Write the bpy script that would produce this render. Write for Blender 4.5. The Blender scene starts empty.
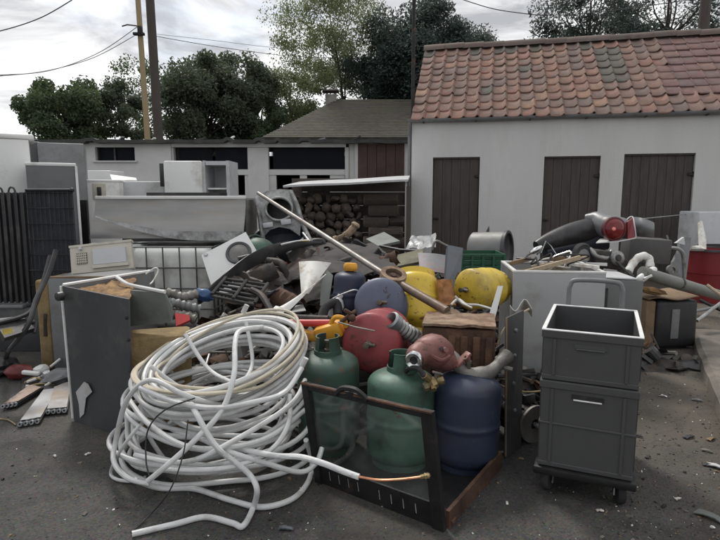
import bpy, bmesh, math, random
from mathutils import Vector, Matrix, Euler, noise
R = math.radians
random.seed(7)
scene = bpy.context.scene
# ------------------------------------------------------------------ camera
F, TILT, H = 550.0, R(7.8), 1.35          # focal length in photo pixels, pitch down, eye height
cam_d = bpy.data.cameras.new('camera'); cam = bpy.data.objects.new('camera', cam_d)
scene.collection.objects.link(cam); scene.camera = cam
cam.location = (0, 0, H); cam.rotation_euler = (math.pi/2 - TILT, 0, 0)
cam_d.sensor_width = 36; cam_d.lens = F/720*36; cam_d.clip_end = 2000; cam_d.clip_start = .05
# ------------------------------------------------------------------ sky, sun, exposure
SUN_EL, SUN_AZ = R(52), R(-22)            # ahead of the camera, a little left, behind cloud
w = bpy.data.worlds.new('World'); scene.world = w; w.use_nodes = True
nt = w.node_tree; N = nt.nodes; L = nt.links
for n in list(N): N.remove(n)
out = N.new('ShaderNodeOutputWorld'); bg = N.new('ShaderNodeBackground'); bg.inputs[1].default_value = 0.1
sky = N.new('ShaderNodeTexSky'); sky.sky_type = 'NISHITA'; sky.sun_disc = False
sky.sun_elevation = SUN_EL; sky.sun_rotation = SUN_AZ; sky.air_density = 1.2; sky.dust_density = 2.5
tc = N.new('ShaderNodeTexCoord'); sx = N.new('ShaderNodeSeparateXYZ')
ab = N.new('ShaderNodeMath'); ab.operation = 'ABSOLUTE'
ad = N.new('ShaderNodeMath'); ad.operation = 'ADD'; ad.inputs[1].default_value = .22
dv = N.new('ShaderNodeVectorMath'); dv.operation = 'DIVIDE'
cx = N.new('ShaderNodeCombineXYZ')
L.new(tc.outputs['Generated'], sx.inputs[0]); L.new(sx.outputs[2], ab.inputs[0]); L.new(ab.outputs[0], ad.inputs[0])
for i in range(3): L.new(ad.outputs[0], cx.inputs[i])
L.new(tc.outputs['Generated'], dv.inputs[0]); L.new(cx.outputs[0], dv.inputs[1])
def wnoise(scale, detail, rough, dist, lo, hi, c0, c1, off=(0, 0, 0)):
    mp = N.new('ShaderNodeMapping'); mp.inputs['Location'].default_value = off
    L.new(dv.outputs[0], mp.inputs[0])
    n = N.new('ShaderNodeTexNoise'); n.inputs['Scale'].default_value = scale; n.inputs['Detail'].default_value = detail
    n.inputs['Roughness'].default_value = rough; n.inputs['Distortion'].default_value = dist
    L.new(mp.outputs[0], n.inputs['Vector'])
    r = N.new('ShaderNodeValToRGB'); r.color_ramp.elements[0].position = lo; r.color_ramp.elements[1].position = hi
    r.color_ramp.elements[0].color = (*c0, 1); r.color_ramp.elements[1].color = (*c1, 1)
    L.new(n.outputs['Fac'], r.inputs[0]); return r
shade = wnoise(1.9, 9, .6, .6, .40, .60, (.42, .435, .46), (.98, .98, .98), (1.3, .4, 2.0))
cover = wnoise(1.05, 7, .58, .4, .30, .46, (0, 0, 0), (1, 1, 1), (5.1, 2.2, .3))
mul = N.new('ShaderNodeVectorMath'); mul.operation = 'SCALE'; mul.inputs['Scale'].default_value = 7.9
L.new(shade.outputs[0], mul.inputs[0])
mx = N.new('ShaderNodeMixRGB'); L.new(cover.outputs[0], mx.inputs[0]); L.new(sky.outputs[0], mx.inputs[1]); L.new(mul.outputs[0], mx.inputs[2])
L.new(mx.outputs[0], bg.inputs[0]); L.new(bg.outputs[0], out.inputs[0])
sd = bpy.data.lights.new('sun', 'SUN'); sd.energy = 1.5; sd.angle = R(12); sd.color = (1, .96, .9)
so = bpy.data.objects.new('sun', sd); scene.collection.objects.link(so)
so.rotation_euler = Vector((-math.sin(-SUN_AZ)*math.cos(SUN_EL), math.cos(SUN_AZ)*math.cos(SUN_EL), math.sin(SUN_EL))).to_track_quat('Z', 'Y').to_euler()
vs = scene.view_settings; vs.view_transform = 'Standard'; vs.look = 'None'; vs.exposure = 0.6; vs.gamma = 1
scene.render.engine = 'CYCLES'
scene.cycles.max_bounces = 6; scene.cycles.diffuse_bounces = 3; scene.cycles.glossy_bounces = 3; scene.cycles.transmission_bounces = 4; scene.cycles.transparent_max_bounces = 8

# ------------------------------------------------------------------ pixel -> place (a pixel gives a direction; the distance comes from what the thing touches)
def ray(px, py):
    u, v = (px-360)/F, (270-py)/F
    return Vector((u, math.cos(TILT)+v*math.sin(TILT), v*math.cos(TILT)-math.sin(TILT)))
def P(px, py, Y):
    d = ray(px, py); return Vector((0, 0, H)) + d*(Y/d.y)
def G(px, py, z=0.0):
    d = ray(px, py); return Vector((0, 0, H)) + d*((z-H)/d.z)
# ------------------------------------------------------------------ mesh helpers
def TM(loc=(0, 0, 0), rot=(0, 0, 0), sc=None):
    m = Matrix.Translation(loc) @ Euler(rot).to_matrix().to_4x4()
    if sc: m = m @ Matrix.Diagonal((*sc, 1))
    return m
def AX(loc, zdir, roll=0):                 # frame at loc whose Z looks along zdir
    q = Vector(zdir).normalized().to_track_quat('Z', 'Y')
    return Matrix.Translation(loc) @ q.to_matrix().to_4x4() @ Matrix.Rotation(roll, 4, 'Z')
class B:
    def __init__(s): s.bm = bmesh.new()
    def box(s, size, loc=(0, 0, 0), rot=(0, 0, 0), bev=0, seg=2, M=None):
        r = bmesh.ops.create_cube(s.bm, size=1); vs_ = r['verts']
        bmesh.ops.scale(s.bm, vec=size, verts=vs_)
        if bev:
            es = list({e for v in vs_ for e in v.link_edges})
            rb = bmesh.ops.bevel(s.bm, geom=es, offset=min(bev, min(size)*.45), segments=seg, affect='EDGES', profile=.5)
            vs_ = list({v for f in rb['faces'] for v in f.verts} | {v for v in vs_ if v.is_valid})
        bmesh.ops.transform(s.bm, matrix=(M or Matrix()) @ TM(loc, rot), verts=vs_); return s
    def tube(s, pts, r, n=8, closed=False, cap=True):
        pts = [Vector(p) for p in pts]; k = len(pts); rs = r if hasattr(r, '__len__') else [r]*k
        T = []
        for i in range(k):
            a = pts[(i-1) % k] if (closed or i > 0) else pts[i]; b = pts[(i+1) % k] if (closed or i < k-1) else pts[i]
            T.append((b-a).normalized() if (b-a).length > 1e-9 else Vector((0, 0, 1)))
        up = Vector((0, 0, 1)) if abs(T[0].z) < .9 else Vector((1, 0, 0))
        nn = (up - T[0]*up.dot(T[0])).normalized(); rings = []
        for i in range(k):
            nn = (nn - T[i]*nn.dot(T[i]));
            nn = nn.normalized() if nn.length > 1e-6 else T[i].orthogonal().normalized()
            bb = T[i].cross(nn)
            rings.append([s.bm.verts.new(pts[i] + (nn*math.cos(a)+bb*math.sin(a))*rs[i]) for a in [2*math.pi*j/n for j in range(n)]])
        for i in range(k if closed else k-1):
            A, C = rings[i], rings[(i+1) % k]
            for j in range(n): s.bm.faces.new((A[j], A[(j+1) % n], C[(j+1) % n], C[j]))
        if cap and not closed:
            s.bm.faces.new(rings[0][::-1]); s.bm.faces.new(rings[-1])
        return s
    def lathe(s, prof, n=28, M=None, a0=0, a1=2*math.pi, closed=False):
        M = M or Matrix(); full = abs(a1-a0-2*math.pi) < 1e-6; m = n if full else n+1; cols = []
        for j in range(m):
            a = a0+(a1-a0)*j/n
            cols.append([s.bm.verts.new(M @ Vector((r*math.cos(a), r*math.sin(a), z))) for r, z in prof])
        k = len(prof)
        for j in range(n if full else n):
            A, C = cols[j], cols[(j+1) % m]
            for i in range(k if closed else k-1):
                i2 = (i+1) % k
                q = [A[i], C[i], C[i2], A[i2]]
                try: s.bm.faces.new(q)
                except ValueError: pass
        return s
    def plate(s, pts, th, M=None):         # 3-D outline with thickness along its normal
        pts = [(M @ Vector(p)) if M else Vector(p) for p in pts]
        nrm = Vector((0, 0, 0))
        for i in range(len(pts)): nrm += pts[i].cross(pts[(i+1) % len(pts)])
        nrm = nrm.normalized()*th/2
        a = [s.bm.verts.new(p+nrm) for p in pts]; b = [s.bm.verts.new(p-nrm) for p in pts]; k = len(pts)
        s.bm.faces.new(a); s.bm.faces.new(b[::-1])
        for i in range(k): s.bm.faces.new((a[i], b[i], b[(i+1) % k], a[(i+1) % k]))
        return s
    def grid(s, fn, nu, nv, th=.004):      # curved or crumpled sheet with thickness
        g = [[Vector(fn(i/nu, j/nv)) for j in range(nv+1)] for i in range(nu+1)]
        top, bot = [], []
        for i in range(nu+1):
            a, b = [], []
            for j in range(nv+1):
                du = g[min(i+1, nu)][j]-g[max(i-1, 0)][j]; dw = g[i][min(j+1, nv)]-g[i][max(j-1, 0)]
                q = du.cross(dw); q = q.normalized()*th/2 if q.length > 1e-9 else Vector((0, 0, th/2))
                a.append(s.bm.verts.new(g[i][j]+q)); b.append(s.bm.verts.new(g[i][j]-q))
            top.append(a); bot.append(b)
        for i in range(nu):
            for j in range(nv):
                s.bm.faces.new((top[i][j], top[i+1][j], top[i+1][j+1], top[i][j+1]))
                s.bm.faces.new((bot[i][j], bot[i][j+1], bot[i+1][j+1], bot[i+1][j]))
        rim = [(i, 0) for i in range(nu)] + [(nu, j) for j in range(nv)] + [(i, nv) for i in range(nu, 0, -1)] + [(0, j) for j in range(nv, 0, -1)]
        for q in range(len(rim)):
            (i, j), (k, l) = rim[q], rim[(q+1) % len(rim)]
            s.bm.faces.new((top[i][j], bot[i][j], bot[k][l], top[k][l]))
        return s
    def ball(s, loc, rad, sub=2, sc=(1, 1, 1), rot=(0, 0, 0), rough=0, seed=0):
        r = bmesh.ops.create_icosphere(s.bm, subdivisions=sub, radius=1)
        for v in r['verts']:
            if rough: v.co *= 1+rough*noise.noise(v.co*1.7+Vector((seed*3.1, seed, 0)))
            v.co *= rad
        bmesh.ops.transform(s.bm, matrix=TM(loc, rot, sc), verts=r['verts']); return s
    def sub(s, n): bmesh.ops.subdivide_edges(s.bm, edges=s.bm.edges[:], cuts=n, use_grid_fill=True); return s
    def warp(s, fn):
        for v in s.bm.verts: v.co = fn(v.co)
        return s
    def mesh(s, smooth=40):
        bmesh.ops.recalc_face_normals(s.bm, faces=s.bm.faces[:])
        me = bpy.data.meshes.new('m'); s.bm.to_mesh(me); s.bm.free()
        if smooth:
            me.polygons.foreach_set('use_smooth', [True]*len(me.polygons)); me.set_sharp_from_angle(angle=R(smooth))
        return me
def link(name, me, mat, parent=None):
    o = bpy.data.objects.new(name, me); scene.collection.objects.link(o)
    if mat and not me.materials: me.materials.append(mat)
    if parent: o.parent = parent
    return o
def tag(o, label, cat, group=None):
    o['label'] = label; o['category'] = cat
    if group: o['group'] = group
    return o
def thing(name, label, cat, loc=(0, 0, 0), rot=(0, 0, 0), group=None, M=None):
    o = bpy.data.objects.new(name, None); scene.collection.objects.link(o); o.empty_display_size = .05
    o.matrix_world = M if M is not None else TM(loc, rot)
    o['_m'] = 1
    del o['_m']; MW[o.name] = (M.copy() if M is not None else TM(loc, rot))
    return tag(o, label, cat, group)
MW = {}
def part(name, b, mat, parent, world=False, smooth=40):
    if world: bmesh.ops.transform(b.bm, matrix=MW[parent.name].inverted(), verts=b.bm.verts[:])
    o = link(name, b.mesh(smooth), mat, parent); MW[o.name] = MW[parent.name]
    return o
def solo(name, b, mat, label, cat, group=None, smooth=40):   # one-mesh thing built in world coordinates; origin moved to its base
    vs_ = b.bm.verts; n = len(vs_)
    c = Vector((sum(v.co.x for v in vs_)/n, sum(v.co.y for v in vs_)/n, min(v.co.z for v in vs_)))
    bmesh.ops.translate(b.bm, vec=-c, verts=b.bm.verts[:])
    o = link(name, b.mesh(smooth), mat); o.location = c
    return tag(o, label, cat, group)
def struct(name, b, mat, smooth=0):
    o = link(name, b.mesh(smooth), mat); o['kind'] = 'structure'; return o
def base(pts):                              # base point of a set of world points
    pts = [Vector(p) for p in pts]; n = len(pts)
    return Vector((sum(p.x for p in pts)/n, sum(p.y for p in pts)/n, min(p.z for p in pts)))
def smoothpath(pts, n=8, closed=False):     # Catmull-Rom
    pts = [Vector(p) for p in pts]; k = len(pts); o = []
    for i in range(k if closed else k-1):
        g = (lambda q: pts[q % k]) if closed else (lambda q: pts[max(0, min(k-1, q))])
        a, b, c, d = g(i-1), g(i), g(i+1), g(i+2)
        for j in range(n):
            t = j/n; o.append(.5*((2*b)+(c-a)*t+(2*a-5*b+4*c-d)*t*t+(3*b-a-3*c+d)*t**3))
    if not closed: o.append(pts[-1])
    return o
# ------------------------------------------------------------------ materials
MATS = {}
def mat(name, col, rough=.6, metal=0., var=.25, scale=6., dirt=None, damt=.35, dscale=3., bump=.15, bscale=60., tint=0., ramp=None, spec=.5, trans=0., alpha=1., streak=None, chip=None, camt=.5, cscale=22.):
    if name in MATS: return MATS[name]
    m = bpy.data.materials.new(name); m.use_nodes = True; MATS[name] = m
    n = m.node_tree.nodes; l = m.node_tree.links; b = n['Principled BSDF']
    t = n.new('ShaderNodeTexCoord'); oi = n.new('ShaderNodeObjectInfo')
    off = n.new('ShaderNodeVectorMath'); off.operation = 'ADD'
    sc = n.new('ShaderNodeMath'); sc.operation = 'MULTIPLY'; sc.inputs[1].default_value = 37.
    l.new(oi.outputs['Random'], sc.inputs[0]); l.new(t.outputs['Object'], off.inputs[0]); l.new(sc.outputs[0], off.inputs[1])
    vec = off.outputs[0]
    if streak:
        mp = n.new('ShaderNodeMapping'); mp.inputs['Scale'].default_value = streak; l.new(vec, mp.inputs[0]); svec = mp.outputs[0]
    else: svec = vec
    def nz(s, d=6, v=None, r=.6):
        q = n.new('ShaderNodeTexNoise'); q.inputs['Scale'].default_value = s; q.inputs['Detail'].default_value = d; q.inputs['Roughness'].default_value = r
        l.new(v or vec, q.inputs['Vector']); return q.outputs['Fac']
    def rmp(src, lo, hi, c0, c1):
        q = n.new('ShaderNodeValToRGB'); q.color_ramp.elements[0].position = lo; q.color_ramp.elements[1].position = hi
        q.color_ramp.elements[0].color = (*c0, 1); q.color_ramp.elements[1].color = (*c1, 1); l.new(src, q.inputs[0]); return q
    if ramp:                                  # colour picked per object
        q = n.new('ShaderNodeValToRGB'); e = q.color_ramp.elements
        while len(e) < len(ramp): e.new(.5)
        for i, c in enumerate(ramp): e[i].position = i/(len(ramp)-1); e[i].color = (*c, 1)
        l.new(oi.outputs['Random'], q.inputs[0]); basec = q.outputs[0]
        k = rmp(nz(scale, 6, svec), .3, .7, (1-var,)*3, (1+var,)*3)
        mm = n.new('ShaderNodeMixRGB'); mm.blend_type = 'MULTIPLY'; mm.inputs[0].default_value = 1; l.new(basec, mm.inputs[1]); l.new(k.outputs[0], mm.inputs[2]); c = mm.outputs[0]
    else:
        c = rmp(nz(scale, 6, svec), .3, .7, [x*(1-var) for x in col], [min(1, x*(1+var)) for x in col]).outputs[0]
    if tint:
        k = n.new('ShaderNodeMapRange'); k.inputs['To Min'].default_value = 1-tint; k.inputs['To Max'].default_value = 1+tint
        l.new(oi.outputs['Random'], k.inputs[0])
        mm = n.new('ShaderNodeVectorMath'); mm.operation = 'SCALE'; l.new(c, mm.inputs[0]); l.new(k.outputs[0], mm.inputs['Scale']); c = mm.outputs[0]
    if dirt:
        f = rmp(nz(dscale, 9, svec, .68), .62-damt*.45, .80-damt*.35, (0, 0, 0), (1, 1, 1))
        mm = n.new('ShaderNodeMixRGB'); l.new(f.outputs[0], mm.inputs[0]); l.new(c, mm.inputs[1]); mm.inputs[2].default_value = (*dirt, 1); c = mm.outputs[0]
        if metal:
            iv = n.new('ShaderNodeMath'); iv.operation = 'MULTIPLY_ADD'; iv.inputs[1].default_value = -metal*.8; iv.inputs[2].default_value = metal
            l.new(f.outputs[0], iv.inputs[0]); l.new(iv.outputs[0], b.inputs['Metallic'])
    if chip:
        f = rmp(nz(cscale, 10, None, .7), .70-camt*.12, .715-camt*.12, (0, 0, 0), (1, 1, 1))
        mm = n.new('ShaderNodeMixRGB'); l.new(f.outputs[0], mm.inputs[0]); l.new(c, mm.inputs[1]); mm.inputs[2].default_value = (*chip, 1); c = mm.outputs[0]
    l.new(c, b.inputs['Base Color'])
    if metal and not dirt: b.inputs['Metallic'].default_value = metal
    rr = n.new('ShaderNodeMapRange'); rr.inputs['To Min'].default_value = max(.04, rough-.18); rr.inputs['To Max'].default_value = min(1, rough+.18)
    l.new(nz(scale*1.7, 5), rr.inputs[0]); l.new(rr.outputs[0], b.inputs['Roughness'])
    b.inputs['Specular IOR Level'].default_value = spec
    if bump:
        bp = n.new('ShaderNodeBump'); bp.inputs['Strength'].default_value = bump; bp.inputs['Distance'].default_value = .01
        l.new(nz(bscale, 4), bp.inputs['Height']); l.new(bp.outputs[0], b.inputs['Normal'])
    if trans: b.inputs['Transmission Weight'].default_value = trans; b.inputs['IOR'].default_value = 1.45
    return m
RUST = (.12, .045, .018); GRIME = (.05, .045, .038)
WHITE_WALL = mat('whitewashed_wall', (.57, .565, .55), .9, 0, .06, 1.2, (.52, .51, .485), .22, 1.4, .35, 35, streak=(1.6, 1.6, .28))
SHED_WALL = mat('shed_wall', (.58, .575, .56), .85, 0, .07, 2, (.47, .455, .43), .18, 1.2, .2, 40)
DOOR_WOOD = mat('brown_door_boards', (.066, .052, .046), .8, 0, .2, 3, (.085, .07, .062), .3, 4, .2, 80, tint=.05, streak=(6, 6, .6))
DOOR_GREY = mat('weathered_door_boards', (.062, .052, .049), .8, 0, .25, 3, (.085, .072, .066), .35, 4, .2, 80, tint=.05, streak=(6, 6, .6))
IRON = mat('black_iron', (.03, .03, .031), .55, .6, .3, 12, RUST, .12, 6, .15)
BLACK = mat('black_plastic', (.022, .022, .024), .45, 0, .3, 8, (.07, .065, .06), .25, 5, .1)
BLACK_RUB = mat('black_rubber', (.02, .02, .021), .8, 0, .3, 8, (.06, .055, .05), .3, 5, .2)
DKSTEEL = mat('dark_grey_enamel', (.058, .06, .064), .42, .1, .15, 3, (.10, .098, .092), .2, 4, .06, chip=(.16, .15, .14), camt=.2, cscale=30)
GREYP = mat('grey_painted_steel', (.19, .195, .20), .5, .15, .12, 3, (.12, .11, .10), .25, 4, .06)
WHITEP = mat('white_enamel', (.70, .70, .685), .38, 0, .05, 2.5, (.42, .39, .34), .2, 3, .04)
WHITEP2 = mat('greyed_white_enamel', (.52, .53, .54), .42, 0, .06, 2.5, (.33, .31, .28), .22, 3, .04)
STEEL = mat('brushed_steel', (.27, .265, .255), .45, .85, .12, 2, (.30, .27, .22), .26, 2.5, .05, streak=(.6, 1, 5))
ALU = mat('dull_aluminium', (.36, .36, .355), .5, .7, .25, 8, GRIME, .4, 5, .2)
CAST = mat('cast_grey_metal', (.22, .21, .19), .6, .45, .25, 10, GRIME, .25, 6, .3)
RUSTY = mat('rusty_iron', (.085, .046, .030), .85, .25, .45, 7, (.19, .10, .055), .25, 5, .4, 90)
RUSTTOP = mat('flaking_rust', (.27, .19, .13), .85, .15, .5, 9, (.12, .055, .028), .4, 8, .5, 60)
CHROME = mat('chrome', (.75, .75, .74), .15, 1, .1, 8, GRIME, .12, 8, .03)
DIRTYV = mat('dirty_valve_metal', (.13, .115, .085), .6, .5, .4, 14, (.06, .055, .045), .4, 8, .3)
BRASS = mat('brass', (.33, .25, .13), .45, .8, .3, 14, (.10, .10, .06), .3, 8, .15)
COPPER = mat('copper', (.55, .26, .15), .35, .9, .25, 20, (.2, .09, .05), .2, 8, .05)
PIPEW = mat('white_pipe_sleeve', (.61, .612, .605), .45, 0, .10, 7, (.40, .385, .36), .2, 9, .12, 120, tint=.10, chip=(.25, .23, .2), camt=.15, cscale=30)
PIPET = mat('beige_cable_sheath', (.50, .45, .345), .55, 0, .15, 9, (.25, .21, .16), .2, 9, .1, 100, tint=.06)
BGREEN = mat('green_bottle_paint', (.062, .130, .096), .5, .1, .16, 4, (.035, .05, .038), .28, 5, .08, chip=(.10,.06,.035), camt=.8, cscale=14)
BGREEN2 = mat('dark_green_bottle_paint', (.045, .085, .066), .5, .1, .16, 4, (.03, .04, .033), .3, 5, .08, chip=(.10,.06,.035), camt=.8, cscale=14)
BBLUE = mat('navy_bottle_paint', (.026, .036, .068), .5, .1, .2, 4, (.035, .035, .045), .3, 5, .08, chip=(.08,.075,.075), camt=.5, cscale=14)
BVIOL = mat('slate_blue_bottle_paint', (.092, .105, .155), .48, .1, .15, 4, (.07, .07, .09), .25, 5, .08, chip=(.05,.045,.05), camt=.8, cscale=14)
BRED = mat('red_bottle_paint', (.30, .055, .06), .45, .05, .16, 4, (.13, .05, .045), .28, 5, .08, chip=(.10,.05,.04), camt=.8, cscale=14)
BYEL = mat('yellow_bottle_paint', (.68, .47, .045), .38, 0, .12, 4, (.35, .24, .05), .26, 4, .06, chip=(.22,.12,.04), camt=.8, cscale=14)
ORANGE = mat('orange_plastic', (.70, .33, .025), .45, 0, .15, 6, (.25, .13, .04), .2, 5, .05)
REDP = mat('red_plastic', (.55, .05, .045), .4, 0, .15, 6, (.2, .05, .04), .2, 5, .05)
REDBIN = mat('red_tub_plastic', (.20, .013, .018), .45, 0, .15, 4, (.12, .03, .03), .25, 4, .05)
PINKM = mat('pump_red_paint', (.235, .098, .085), .5, .15, .25, 7, (.11, .055, .045), .32, 7, .15, chip=(.10,.06,.035), camt=.8, cscale=14)
FOAM = mat('yellowed_foam', (.25, .18, .085), .95, 0, .3, 8, (.18, .12, .05), .35, 6, .6, 50)
FOAMO = mat('orange_foam', (.27, .16, .07), .95, 0, .5, 14, (.10, .06, .035), .42, 9, .8, 40)
BEIGE = mat('beige_plastic', (.50, .47, .40), .5, 0, .06, 4, (.32, .29, .23), .2, 4, .05)
BEIGE2 = mat('pale_grey_plastic', (.50, .51, .52), .5, 0, .06, 4, (.36, .35, .32), .2, 4, .05)
CRATE = mat('grey_crate_plastic', (.066, .066, .067), .5, 0, .08, 3, (.05, .049, .047), .22, 3, .05, 90, chip=(.13, .13, .125), camt=.15, cscale=40)
CRATE_IN = CRATE
RIM = mat('lit_crate_rim', (.74, .74, .73), .5, 0, .08, 6, (.5, .49, .47), .2, 6, .08)  # near-white puts the top light on the rim into its colour
TANK = mat('milky_tank_plastic', (.68, .69, .66), .45, 0, .07, 3, (.4, .39, .35), .25, 3, .04)
GALV = mat('galvanised_steel', (.36, .37, .38), .5, .75, .2, 9, GRIME, .2, 6, .1)
DKBLUE = mat('dark_blue_plastic', (.024, .030, .046), .45, 0, .25, 5, (.06, .06, .065), .25, 5, .08)
BLUEP = mat('blue_plastic', (.025, .075, .19), .45, 0, .2, 6, (.05, .07, .1), .25, 5, .08)
GREENC = mat('green_crate_plastic', (.018, .085, .045), .5, 0, .2, 6, (.02, .04, .03), .25, 5, .08)
SLATE = mat('slate_grey_sheet', (.075, .085, .10), .5, .1, .2, 5, (.05, .05, .05), .25, 5, .08)
GREYGRN = mat('grey_green_sheet', (.15, .165, .15), .6, .1, .2, 5, (.09, .09, .08), .25, 5, .1)
SHARDW = mat('dirty_white_plastic', (.70, .69, .65), .5, 0, .1, 5, (.36, .28, .18), .28, 9, .08)
DKJUNK = mat('sooty_metal', (.035, .032, .03), .65, .3, .4, 7, (.085, .06, .042), .35, 6, .4, 50)
BRJUNK = mat('brown_black_fabric', (.034, .028, .025), .9, 0, .4, 6, (.10, .06, .04), .32, 5, .5, 60)
CARDB = mat('brown_board', (.22, .15, .09), .85, 0, .2, 6, (.12, .08, .05), .25, 5, .15)
WOODP = mat('pale_timber', (.42, .34, .24), .8, 0, .25, 6, (.2, .15, .1), .3, 6, .2, 60, streak=(8, .6, 8))
LOGEND = mat('log_end_grain', (.12, .094, .073), .9, 0, .3, 14, (.04, .031, .026), .35, 9, .4, 50, tint=.5)
LOGBARK = mat('log_bark', (.085, .067, .053), .95, 0, .4, 12, (.045, .036, .03), .35, 9, .7, 45, tint=.4)
POLEP = mat('pale_pole_timber', (.36, .28, .16), .85, 0, .2, 5, (.2, .14, .08), .3, 5, .2, 40, streak=(6, 6, .4))
POLED = mat('dark_pole_timber', (.085, .07, .06), .9, 0, .25, 5, (.05, .04, .035), .3, 5, .3, 40, streak=(6, 6, .4))
FELT = mat('roofing_felt', (.05, .05, .05), .9, 0, .3, 4, (.08, .085, .06), .3, 3, .4, 40)
TILE = mat('clay_pantile', (.3, .1, .05), .85, 0, .22, 5, (.15, .135, .12), .30, 7, .3, 60,
           ramp=[(0.21, 0.138, 0.116), (0.263, 0.145, 0.11), (0.236, 0.151, 0.126), (0.296, 0.162, 0.113), (0.195, 0.136, 0.118), (0.278, 0.149, 0.115), (0.229, 0.145, 0.119), (0.326, 0.198, 0.135), (0.248, 0.139, 0.109), (0.18, 0.132, 0.116), (0.266, 0.154, 0.122)])
TILE2 = mat('plain_red_tile', (.3, .1, .05), .85, 0, .2, 5, (.15, .125, .12), .3, 6, .3, 60,
            ramp=[(0.198, 0.119, 0.11), (0.217, 0.124, 0.113), (0.191, 0.121, 0.113), (0.228, 0.126, 0.111), (0.179, 0.121, 0.114), (0.254, 0.149, 0.125), (0.202, 0.118, 0.109)])
MOSST = mat('mossy_tile', (.150, .130, .112), .95, 0, .3, 6, (.11, .11, .09), .35, 6, .5, 50)
HROOF = mat('old_house_roof', (.072, .061, .052), .9, 0, .35, 5, (.075, .08, .045), .38, 1.2, .5, 14)
LENS = mat('red_lamp_lens', (.16, .008, .010), .14, 0, .15, 20, None, bump=.1, bscale=200)
GREYFAIR = mat('grey_fairing', (.16, .165, .17), .4, .1, .12, 4, (.1, .1, .1), .2, 5, .05)
BATT = mat('dull_foil_slab', (.42, .42, .43), .4, .35, .12, 5, (.36, .28, .20), .34, 4, .08)
SILVERTAPE = mat('silver_tape', (.55, .55, .55), .45, .3, .12, 6, (.4, .39, .37), .25, 6, .15)
SKIPGREY = mat('grey_tube_paint', (.20, .205, .185), .55, .2, .15, 5, (.10, .09, .075), .28, 5, .1)
def leafmat(name, col, tcol):
    m = bpy.data.materials.new(name); m.use_nodes = True; n = m.node_tree.nodes; l = m.node_tree.links
    b = n['Principled BSDF']; t = n.new('ShaderNodeTexCoord')
    q = n.new('ShaderNodeTexNoise'); q.inputs['Scale'].default_value = .9; q.inputs['Detail'].default_value = 5; l.new(t.outputs['Object'], q.inputs['Vector'])
    r = n.new('ShaderNodeValToRGB'); r.color_ramp.elements[0].position = .3; r.color_ramp.elements[1].position = .7
    r.color_ramp.elements[0].color = (*[c*.65 for c in col], 1); r.color_ramp.elements[1].color = (*[c*1.35 for c in col], 1)
    l.new(q.outputs['Fac'], r.inputs[0]); l.new(r.outputs[0], b.inputs['Base Color']); b.inputs['Roughness'].default_value = .6
    b.inputs['Specular IOR Level'].default_value = .25
    tr = n.new('ShaderNodeBsdfTranslucent'); tr.inputs[0].default_value = (*tcol, 1)
    ms = n.new('ShaderNodeMixShader'); ms.inputs[0].default_value = .32
    l.new(b.outputs[0], ms.inputs[1]); l.new(tr.outputs[0], ms.inputs[2]); l.new(ms.outputs[0], n['Material Output'].inputs[0])
    return m
LEAF_D = leafmat('dark_leaf', (.068, .088, .056), (.11, .15, .08))
LEAF_M = leafmat('mid_leaf', (.070, .100, .054), (.13, .18, .08))
LEAF_L = leafmat('pale_leaf', (.14, .165, .085), (.30, .36, .16))
LEAF_B = leafmat('bluish_leaf', (.052, .074, .064), (.08, .115, .09))
BARK = mat('tree_bark', (.07, .058, .048), .95, 0, .3, 8, (.04, .035, .03), .3, 6, .6, 30)
def glassmat():
    m = bpy.data.materials.new('dusty_glass'); m.use_nodes = True; n = m.node_tree.nodes; l = m.node_tree.links
    b = n['Principled BSDF']; b.inputs['Base Color'].default_value = (.45, .47, .46, 1); b.inputs['Roughness'].default_value = .35
    g = n.new('ShaderNodeBsdfTransparent'); g.inputs[0].default_value = (.95, .96, .955, 1)
    gl = n.new('ShaderNodeBsdfGlossy'); gl.inputs['Roughness'].default_value = .04
    t = n.new('ShaderNodeTexCoord'); q = n.new('ShaderNodeTexNoise'); q.inputs['Scale'].default_value = 5; q.inputs['Detail'].default_value = 8; l.new(t.outputs['Object'], q.inputs['Vector'])
    r = n.new('ShaderNodeMapRange'); r.inputs['From Min'].default_value = .35; r.inputs['From Max'].default_value = .8; r.inputs['To Min'].default_value = .0; r.inputs['To Max'].default_value = .13; l.new(q.outputs['Fac'], r.inputs[0])
    a = n.new('ShaderNodeMixShader'); l.new(r.outputs[0], a.inputs[0]); l.new(g.outputs[0], a.inputs[1]); l.new(b.outputs[0], a.inputs[2])
    lw = n.new('ShaderNodeLayerWeight'); lw.inputs[0].default_value = .5; pw = n.new('ShaderNodeMath'); pw.operation = 'POWER'; pw.inputs[1].default_value = 4.; l.new(lw.outputs['Facing'], pw.inputs[0]); fr = n.new('ShaderNodeMath'); fr.operation = 'MULTIPLY_ADD'; fr.inputs[1].default_value = .6; fr.inputs[2].default_value = .03; l.new(pw.outputs[0], fr.inputs[0])
    c = n.new('ShaderNodeMixShader'); l.new(fr.outputs[0], c.inputs[0]); l.new(a.outputs[0], c.inputs[1]); l.new(gl.outputs[0], c.inputs[2])
    l.new(c.outputs[0], n['Material Output'].inputs[0]); return m
GLASS = glassmat()
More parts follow.
